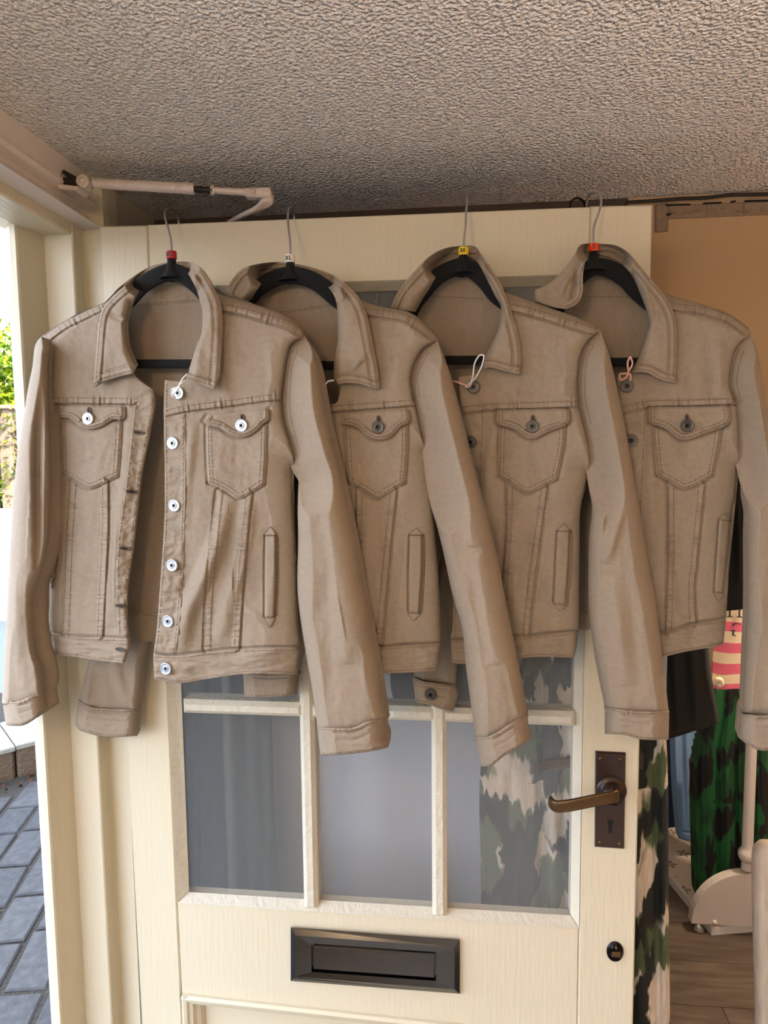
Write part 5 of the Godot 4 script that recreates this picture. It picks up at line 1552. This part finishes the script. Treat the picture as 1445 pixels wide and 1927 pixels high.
	var bo := at_z(1375, 1290, bz)
	var bag := thing("canvas_bag", "pink and cream striped canvas bag with reversed dark lettering, hanging on the rack", "bag", bo)
	var ys := [1128.0, 1168.0, 1186.0, 1207.0, 1226.0, 1246.0, 1266.0, 1284.0, 1293.0]
	for i in ys.size() - 1:
		var l0: float = 1352.0 - (ys[i] - 1128) * 0.085
		var l1: float = 1352.0 - (ys[i + 1] - 1128) * 0.085
		var bst := starter()
		var pts := []
		var rows := 3
		var cols := 10
		for r in rows + 1:
			var row := []
			var y := lerpf(ys[i], ys[i + 1], r / float(rows))
			for c in cols + 1:
				var u := c / float(cols)
				var x := lerpf(lerpf(l0, l1, r / float(rows)), 1436.0, u)
				var p := at_z(x, y + (3.0 * sin(u * 9.0) if i >= 6 else 0.0) * float(i - 5) / 3.0, bz)
				p.z += 0.02 * sqrt(maxf(0.0, sin(PI * u))) + 0.004 * sin(u * 11.0 + y * 0.05)
				row.append(p - bo)
			pts.append(row)
		bst.set_smooth_group(1)
		for r in rows:
			for c in cols:
				for v in [pts[r][c], pts[r][c + 1], pts[r + 1][c + 1], pts[r][c], pts[r + 1][c + 1], pts[r + 1][c]]: bst.add_vertex(v)
		for r in rows:
			for c in cols:
				var k := Vector3(1, 1, -1)
				var q := [pts[r][c], pts[r][c + 1], pts[r + 1][c + 1], pts[r + 1][c]]
				for n in 4: q[n] = Vector3(q[n].x, q[n].y, -0.012 - q[n].z * 0.6)
				for v in [q[0], q[2], q[1], q[0], q[3], q[2]]: bst.add_vertex(v)
		part("stripe", finish(bst), pink if i % 2 == 1 else cream, bag)
	part("knot", finish(tube(arc_pts([at_z(1345, 1286, bz + 0.02) - bo, at_z(1350, 1279, bz + 0.03) - bo, at_z(1356, 1280, bz + 0.032) - bo, at_z(1357, 1288, bz + 0.03) - bo, at_z(1350, 1289, bz + 0.03) - bo], 4), PackedFloat32Array([0.008]), 10)), cream, bag)
	part("cord", finish(tube(arc_pts([at_z(1329, 1222, bz) - bo, at_z(1332, 1255, bz) - bo, at_z(1339, 1285, bz + 0.01) - bo, at_z(1347, 1286, bz + 0.02) - bo], 4), PackedFloat32Array([0.003]), 8)), cream, bag)
	var ink := mat("grey_print", Color(0.20, 0.19, 0.19), 0.8)
	var g := part("lettering", words("GA", 0.058), ink, bag, at_z(1400, 1186, bz + 0.0215) - bo)
	g.scale = Vector3(-1, 1, 1)
	var f := SystemFont.new()
	f.font_names = PackedStringArray(["Droid Serif"])
	(g.mesh as TextMesh).font = f
	(g.mesh as TextMesh).text = "AG"
	var g2 := part("lettering", words("TIU", 0.060), ink, bag, at_z(1394, 1150, bz + 0.0215) - bo)
	(g2.mesh as TextMesh).font = f
	# hanging trousers further back
	var blue := mat("light_blue_denim", Color(0.50, 0.64, 0.80), 0.85)
	var navy := mat("dark_blue_denim", Color(0.13, 0.19, 0.32), 0.85)
	cloth_thing("trousers", "light blue denim trousers with turned-up hem hanging left of the green skirt", "trousers", "leg", ["1262,1200 1266,1400 1270,1500 1275,1560 1277,1578", "1277,1578 1295,1583 1322,1582", "1322,1582 1322,1500 1322,1400 1322,1200", "1322,1200 1290,1196 1262,1200"], -2.66, 0.04, blue, [0, 2], [["1290,1300 1294,1450 1298,1560", 10.0, 0.012], ["1276,1562 1296,1567 1320,1566", 2.5, -0.006]], 16.0, 2.0)
	cloth_thing("trousers", "dark blue denim trousers just behind the camouflage dress edge", "trousers", "leg", ["1205,1200 1210,1400 1215,1558", "1215,1558 1240,1560 1274,1556", "1274,1556 1274,1400 1270,1200", "1270,1200 1235,1196 1205,1200"], -2.76, 0.04, navy, [0, 2], [["1250,1300 1254,1450 1256,1540", 8.0, 0.012], ["1215,1538 1240,1540 1272,1537", 2.5, -0.006]], 14.0, 2.0)
	cloth_thing("magenta_top", "sliver of a magenta garment between blue trousers and green skirt", "top", "body", ["1300,1435 1302,1480 1304,1515", "1304,1515 1310,1516 1318,1515", "1318,1515 1318,1480 1318,1435", "1318,1435 1310,1433 1300,1435"], -2.56, 0.02, mat("magenta_knit", Color(0.72, 0.10, 0.42), 0.85), [0, 2], [], 6.0, 2.0)
	# basket
	var bk := at_y(1256, 1588, 0.03)
	var basket := thing("basket", "low woven reddish basket on the printed board below the trousers", "basket", Vector3(bk.x - 0.11, 0.03, bk.z - 0.24))
	var wick := mat("red_wicker", Color(0.45, 0.22, 0.16), 0.8)
	for i in 9:
		var ring := PackedVector3Array()
		for k in 33:
			var a := TAU * k / 32.0
			var rr := 0.115 + 0.005 * i + 0.005 * sin(a * 16.0 + PI * i)
			ring.append(Vector3(cos(a) * rr, 0.008 + i * 0.014, sin(a) * rr))
		part("wicker_row", finish(tube(ring, PackedFloat32Array([0.008]), 6)), wick, basket)
	part("basket_bottom", finish(lathe(PackedVector2Array([Vector2(0.115, 0.002), Vector2(0, 0.004)]), Vector3.ZERO, Vector3.UP, 24)), wick, basket)
	# printed board on the floor
	var pm := mat("flower_print", Color(0.86, 0.80, 0.74), 0.6)
	pm.albedo_texture = flower_print()
	pm.uv1_scale = Vector3(6.5, 6.5, 1)
	var e0 := at_y(1308, 1700, 0.03)
	var e1 := at_y(1258, 1640, 0.03)
	var dir := (e1 - e0)
	dir.y = 0
	dir = dir.normalized()
	var side := Vector3(-dir.z, 0, dir.x)
	var a0 := e0 - dir * 0.12
	var a1 := e1 + dir * 0.9
	var board_o := thing("display_board", "low white display board with a grey flower print on the floor", "display board", Vector3(a0.x, 0, a0.z))
	var sh0 := Vector3(-board_o.position.x, 0, -board_o.position.z)
	var bst2 := starter()
	var k0 := a0 + sh0
	var k1 := a1 + sh0
	var wv := side * 1.1
	quad(bst2, k1, k1 + wv, k0 + wv, k0)
	part("printed_top", plank_uv(bst2, 0.0), pm, board_o)
	var est := starter()
	var dn := Vector3(0, -0.03, 0)
	quad(est, k1 - side * 0.012, k0 - side * 0.012, k0 - side * 0.012 + dn, k1 - side * 0.012 + dn)
	quad(est, k1 - side * 0.012, k1, k0, k0 - side * 0.012)
	quad(est, k0 - side * 0.012, k0 + wv, k0 + wv + dn, k0 - side * 0.012 + dn)
	quad(est, k0 + wv, k1 + wv, k1 + wv + dn, k0 + wv + dn)
	part("edging", finish(est), mat("white_edging", Color(0.85, 0.83, 0.81), 0.5), board_o)
	# whitewashed chair, mostly outside the picture
	var ww := mat("whitewashed_wood", Color(0.80, 0.74, 0.67), 0.7)
	var wt := noise_tex(61, 256, 0.03, 4, Color(0.82, 0.80, 0.77), Color(1, 1, 1), Vector2(2.6, 0.3))
	ww.albedo_texture = wt
	triplanar(ww, Vector3(4, 4, 4))
	var cz := -1.16
	var ct := at_z(1452, 1594, cz)
	var ch := thing("chair", "whitewashed wooden chair whose rounded back post enters at the picture edge", "chair", Vector3(ct.x, 0, cz))
	for s in 2:
		var px := 0.46 * s
		var pp := PackedVector3Array()
		var pr := PackedFloat32Array()
		for row in [[0.0, 0.004, 0.017], [0.2, 0.003, 0.018], [0.45, 0.012, 0.020], [0.62, 0.010, 0.021], [0.76, 0.003, 0.0225], [0.86, -0.001, 0.024], [0.90, -0.002, 0.024], [0.915, -0.002, 0.021], [0.925, -0.002, 0.014], [0.929, -0.002, 0.004]]:
			pp.append(Vector3(px + row[1] + 0.006, row[0] * ct.y / 0.93, -0.02))
			pr.append(row[2])
		part("back_post", finish(tube(arc3(pp), arcf(pr), 16, 0.9, Vector3(1, 0, 0), null, 0.35)), ww, ch)
		part("leg", finish(tube(PackedVector3Array([Vector3(px + 0.02, 0, 0.40), Vector3(px + 0.015, 0.44, 0.38)]), PackedFloat32Array([0.016, 0.022]), 12, 1.0, Vector3(1, 0, 0), null, 0.35)), ww, ch)
	part("seat", finish(box(Vector3(-0.02, 0.43, -0.04), Vector3(0.52, 0.47, 0.42), 0.008)), ww, ch)
	part("back_rail", finish(box(Vector3(0.02, 0.72, -0.035), Vector3(0.46, 0.86, -0.012), 0.006)), ww, ch)

func arc3(p: PackedVector3Array) -> PackedVector3Array: return arc_pts(Array(p), 4)
func arcf(r: PackedFloat32Array) -> PackedFloat32Array:
	var out := PackedFloat32Array()
	for i in r.size() - 1:
		for k in 4: out.append(lerpf(r[i], r[i + 1], k / 4.0))
	out.append(r[-1])
	return out

func flower_print() -> ImageTexture:
	var im := Image.create_empty(256, 256, false, Image.FORMAT_RGB8)
	im.fill(Color(1, 1, 1))
	for c in [Vector2(64, 64), Vector2(192, 192)]:
		for y in 256:
			for x in 256:
				var p := Vector2(x, y) - (c as Vector2)
				var a := p.angle()
				var r := p.length()
				var petal := 30.0 + 14.0 * cos(a * 5.0)
				var on_it := r < petal and r > 9.0 and absf(fmod(r * 0.9 + 20.0 * absf(cos(a * 5.0)), 13.0) - 6.0) > 2.2
				if on_it: im.set_pixel(x, y, Color(0.36, 0.36, 0.38))
	for c in [Vector2(192, 64), Vector2(64, 192)]:
		for y in range(-6, 7):
			for x in range(-6, 7):
				if x * x + y * y < 34: im.set_pixel(int(c.x) + x, int(c.y) + y, Color(0.45, 0.45, 0.47))
	return ImageTexture.create_from_image(im)

# ------------------------------------------------------------------ outside
func leaf_mesh(size: float) -> ArrayMesh:
	var st := starter()
	st.set_smooth_group(-1)
	var a := Vector3(0, 0, 0)
	var b := Vector3(size * 0.42, size * 0.45, size * 0.12)
	var c := Vector3(0, size, 0)
	var d := Vector3(-size * 0.42, size * 0.45, size * 0.12)
	for v in [a, b, c, a, c, d]: st.add_vertex(v)
	return finish(st)
func leaves(called: String, parent: Node, count: int, place: Callable, size: float, cols: Array) -> void:
	var mm := MultiMesh.new()
	mm.transform_format = MultiMesh.TRANSFORM_3D
	mm.use_colors = true
	mm.mesh = leaf_mesh(size)
	mm.instance_count = count
	for i in count:
		var b := Basis.from_euler(Vector3(rng.randf() * TAU, rng.randf() * TAU, rng.randf() * TAU)).scaled(Vector3.ONE * rng.randf_range(0.7, 1.3))
		mm.set_instance_transform(i, Transform3D(b, place.call()))
		var c: Color = (cols[rng.randi() % cols.size()] as Color).lerp(cols[rng.randi() % cols.size()], rng.randf())
		mm.set_instance_color(i, c.srgb_to_linear())
	var o := MultiMeshInstance3D.new()
	o.name = called
	o.multimesh = mm
	var m := mat("leaf", Color(1, 1, 1), 0.5)
	m.vertex_color_use_as_albedo = true
	m.cull_mode = BaseMaterial3D.CULL_DISABLED
	m.backlight_enabled = true
	m.backlight = Color(0.7, 0.8, 0.3)
	o.material_override = m
	o.set_meta("kind", "stuff")
	parent.add_child(o, true)

func outside() -> void:
	var gl := -0.12
	var soil := mat("joint_grit", Color(0.20, 0.175, 0.145), 0.95)
	bump(soil, noise_tex(33, 192, 0.09, 3, Color(0, 0, 0), Color(1, 1, 1)), 0.5)
	triplanar(soil, Vector3(3, 3, 3))
	var pv := structure("pavement", "weathered grey paving blocks outside the doorway", "pavement")
	part("grit", finish(box(Vector3(-5.0, gl - 0.1, -4.6), Vector3(-0.45, gl - 0.010, 4.0), 0.0)), soil, pv, Vector3.ZERO)
	var u := Vector3(-0.235, 0, -0.972)
	var v := Vector3(-0.972, 0, 0.235)
	var pmats := []
	for k in 4:
		var sm2 := mat("paving_stone_%d" % k, [Color(0.25, 0.24, 0.237), Color(0.275, 0.265, 0.26), Color(0.23, 0.222, 0.22), Color(0.262, 0.252, 0.247)][k], 0.75)
		sm2.albedo_texture = noise_tex(100 + k, 192, 0.03, 4, Color(0.72, 0.72, 0.72), Color(1, 1, 1))
		bump(sm2, noise_tex(110 + k, 192, 0.03, 4, Color(0, 0, 0), Color(1, 1, 1)), 0.25)
		triplanar(sm2, Vector3(3.2, 3.2, 3.2))
		pmats.append(sm2)
	var o := Vector3(-0.62, gl, -1.0)
	for r in range(-3, 14):
		var s := -3.0 + fmod(r * 0.137 + 3.0, 0.27)
		while s < 3.0:
			var len := rng.randf_range(0.24, 0.30)
			var g := 0.008
			var c := []
			for e in [[s + len - g, r + 0.94], [s + len - g, r + 0.06], [s + g, r + 0.06], [s + g, r + 0.94]]:
				var p: Vector3 = o + u * e[0] + v * (e[1] * 0.158) + Vector3(rng.randf_range(-0.006, 0.006), rng.randf_range(-0.003, 0.003), rng.randf_range(-0.006, 0.006))
				c.append(p)
			var mid: Vector3 = (c[0] + c[2]) * 0.5
			if mid.x > -5.0 and mid.x < -0.60 and mid.z > -3.7 + (mid.x + 2.0) * -0.0 and mid.z < 2.2:
				# keep to the near side of the kerb
				if (mid - Vector3(-2.30, gl, -3.30)).dot(Vector3(0.72, 0, 0.69)) > 0.1:
					part("paving_stone", finish(board([c[0], c[3], c[2], c[1]], Vector3(0, -0.05, 0), 0.006)), pmats[rng.randi() % 4], pv)
			s += len
	# kerb of upright stones and what lies behind it
	var kd := Vector3(0.69, 0, -0.72)
	var kn := Vector3(0.72, 0, 0.69)
	var k0 := Vector3(-2.40, gl, -3.34)
	var kb := structure("kerb", "low kerb of upright brown stones with a pale rough top", "kerb")
	var ks := mat("kerb_stone", Color(0.36, 0.29, 0.22), 0.9)
	bump(ks, noise_tex(121, 192, 0.05, 4, Color(0, 0, 0), Color(1, 1, 1)), 0.6)
	triplanar(ks, Vector3(3, 3, 3))
	for i in range(-14, 16):
		var a := k0 + kd * (i * 0.135 + 0.004)
		var b := k0 + kd * (i * 0.135 + 0.129)
		var h := Vector3(0, 0.165 + rng.randf_range(-0.01, 0.01), 0)
		var out := kn * rng.randf_range(-0.008, 0.012)
		part("kerb_stone", finish(board([a + h + out, b + h + out, b + out - Vector3(0, 0.05, 0), a + out - Vector3(0, 0.05, 0)], -kn * 0.12, 0.014)), ks, kb)
	var cap := mat("pale_concrete", Color(0.56, 0.54, 0.50), 0.9)
	bump(cap, noise_tex(122, 192, 0.05, 4, Color(0, 0, 0), Color(1, 1, 1)), 0.6)
	triplanar(cap, Vector3(2, 2, 2))
	for i in range(-4, 5):
		var a := k0 + kd * (i * 0.46 + 0.003) + Vector3(0, 0.178 + rng.randf() * 0.004, 0)
		var b := k0 + kd * (i * 0.46 + 0.457) + Vector3(0, 0.178, 0)
		part("kerb_top", finish(board([a - kn * 0.42, b - kn * 0.42, b + kn * 0.004, a + kn * 0.004], Vector3(0, -0.028, 0), 0.006)), cap, kb)
	var road := structure("road", "grey road beyond the kerb", "road")
	var tar := mat("tarmac", Color(0.40, 0.43, 0.48), 0.85)
	part("tarmac", finish(box(Vector3(-40, gl - 0.2, -40), Vector3(-0.66, gl - 0.012, 30), 0.0)), tar, road)
	# dry leaves in the gutter
	var litter := thing("leaf_litter", "dry brown leaves lying along the foot of the kerb", "leaves", k0)
	litter.set_meta("kind", "stuff")
	leaves("dry_leaves", litter, 260, func() -> Vector3: return kd * rng.randf_range(-1.2, 1.2) + kn * (0.02 + absf(rng.randfn(0.0, 0.06))) + Vector3(0, 0.004 + rng.randf() * 0.012, 0), 0.022, [Color(0.35, 0.20, 0.12), Color(0.50, 0.33, 0.20), Color(0.24, 0.15, 0.10)])
	# sunlit garden wall across the road, hedge, post
	var wm := mat("white_render", Color(0.90, 0.88, 0.82), 0.9)
	var gw := structure("wall_garden", "low white garden wall in full sun across the road", "wall")
	var w0 := at_y(30, 1167, gl)
	part("masonry", finish(box(Vector3(w0.x - 14.0, gl - 0.1, w0.z - 0.5), Vector3(w0.x + 8.0, at_z(30, 964, w0.z).y, w0.z), 0.02)), wm, gw)
	var hz := w0.z - 1.6
	var hb: float = at_z(30, 975, hz).y
	var ht: float = at_z(30, 560, hz).y
	var hx: float = at_z(20, 700, hz).x
	var hedge := thing("hedge", "sunlit yellow green hedge beyond the doorway behind a fence post", "hedge", Vector3(hx, hb, hz))
	var hn := noise(201, 0.5, 2)
	leaves("foliage", hedge, 26000, func() -> Vector3:
		var x := rng.randf_range(-3.2, 1.2)
		var top := (ht - hb) * (0.92 + 0.25 * hn.get_noise_1d(x * 4.0))
		return Vector3(x, top * pow(rng.randf(), 0.8) - 0.3, rng.randfn(0.0, 0.35)), 0.085, [Color(0.62, 0.66, 0.12), Color(0.75, 0.72, 0.16), Color(0.40, 0.52, 0.08), Color(0.30, 0.42, 0.07)])
	var bark := mat("branch_bark", Color(0.35, 0.27, 0.18), 0.9)
	for i in 9:
		var x := -2.6 + i * 0.42
		part("branch", finish(tube(arc_pts([Vector3(x, -0.3, -0.1), Vector3(x + 0.05, 0.8, 0.0), Vector3(x + rng.randf_range(-0.3, 0.3), 1.6, 0.1), Vector3(x + rng.randf_range(-0.5, 0.5), (ht - hb) * 0.85, 0.0)], 4), PackedFloat32Array([0.03, 0.02, 0.02, 0.012]), 6)), bark, hedge)
	var pz := w0.z - 0.62
	var p0 := at_z(24, 958, pz)
	var p1 := at_z(26, 766, pz)
	var post := thing("fence_post", "weathered wooden fence post with a flat cap in front of the hedge", "fence post", p0)
	var wood := mat("weathered_post", Color(0.50, 0.42, 0.34), 0.9)
	bump(wood, noise_tex(131, 192, 0.04, 4, Color(0, 0, 0), Color(1, 1, 1), Vector2(2.5, 0.3)), 0.5)
	triplanar(wood, Vector3(2, 2, 2))
	var ph: float = p1.y - p0.y
	var hw: float = (at_z(38, 800, pz).x - at_z(15, 800, pz).x) * 0.5
	part("shaft", finish(box(Vector3(-hw, -0.4, -hw), Vector3(hw, ph - 0.03, hw), 0.01)), wood, post)
	part("cap", finish(box(Vector3(-hw * 1.35, ph - 0.03, -hw * 1.35), Vector3(hw * 1.35, ph + 0.02, hw * 1.35), 0.012)), wood, post)
	var ivy := thing("ivy", "ivy trailing down beside the wooden fence post", "ivy", at_z(8, 860, pz))
	ivy.set_meta("kind", "stuff")
	leaves("foliage", ivy, 1500, func() -> Vector3: return Vector3(rng.randfn(0.0, 0.10), rng.randf_range(-0.55, 0.55), rng.randfn(0.0, 0.06)), 0.06, [Color(0.34, 0.40, 0.10), Color(0.55, 0.56, 0.18), Color(0.20, 0.25, 0.08)])
	var rails := thing("fence", "dark vertical fence boards behind the ivy and the post", "fence", at_z(0, 958, pz - 0.25))
	for i in 16:
		var x := -1.4 + i * 0.16
		part("fence_board", finish(box(Vector3(x, -0.3, -0.012), Vector3(x + 0.145, ph * rng.randf_range(0.90, 0.96), 0.012), 0.003)), mat("fence_wood", Color(0.22, 0.17, 0.12), 0.9), rails)
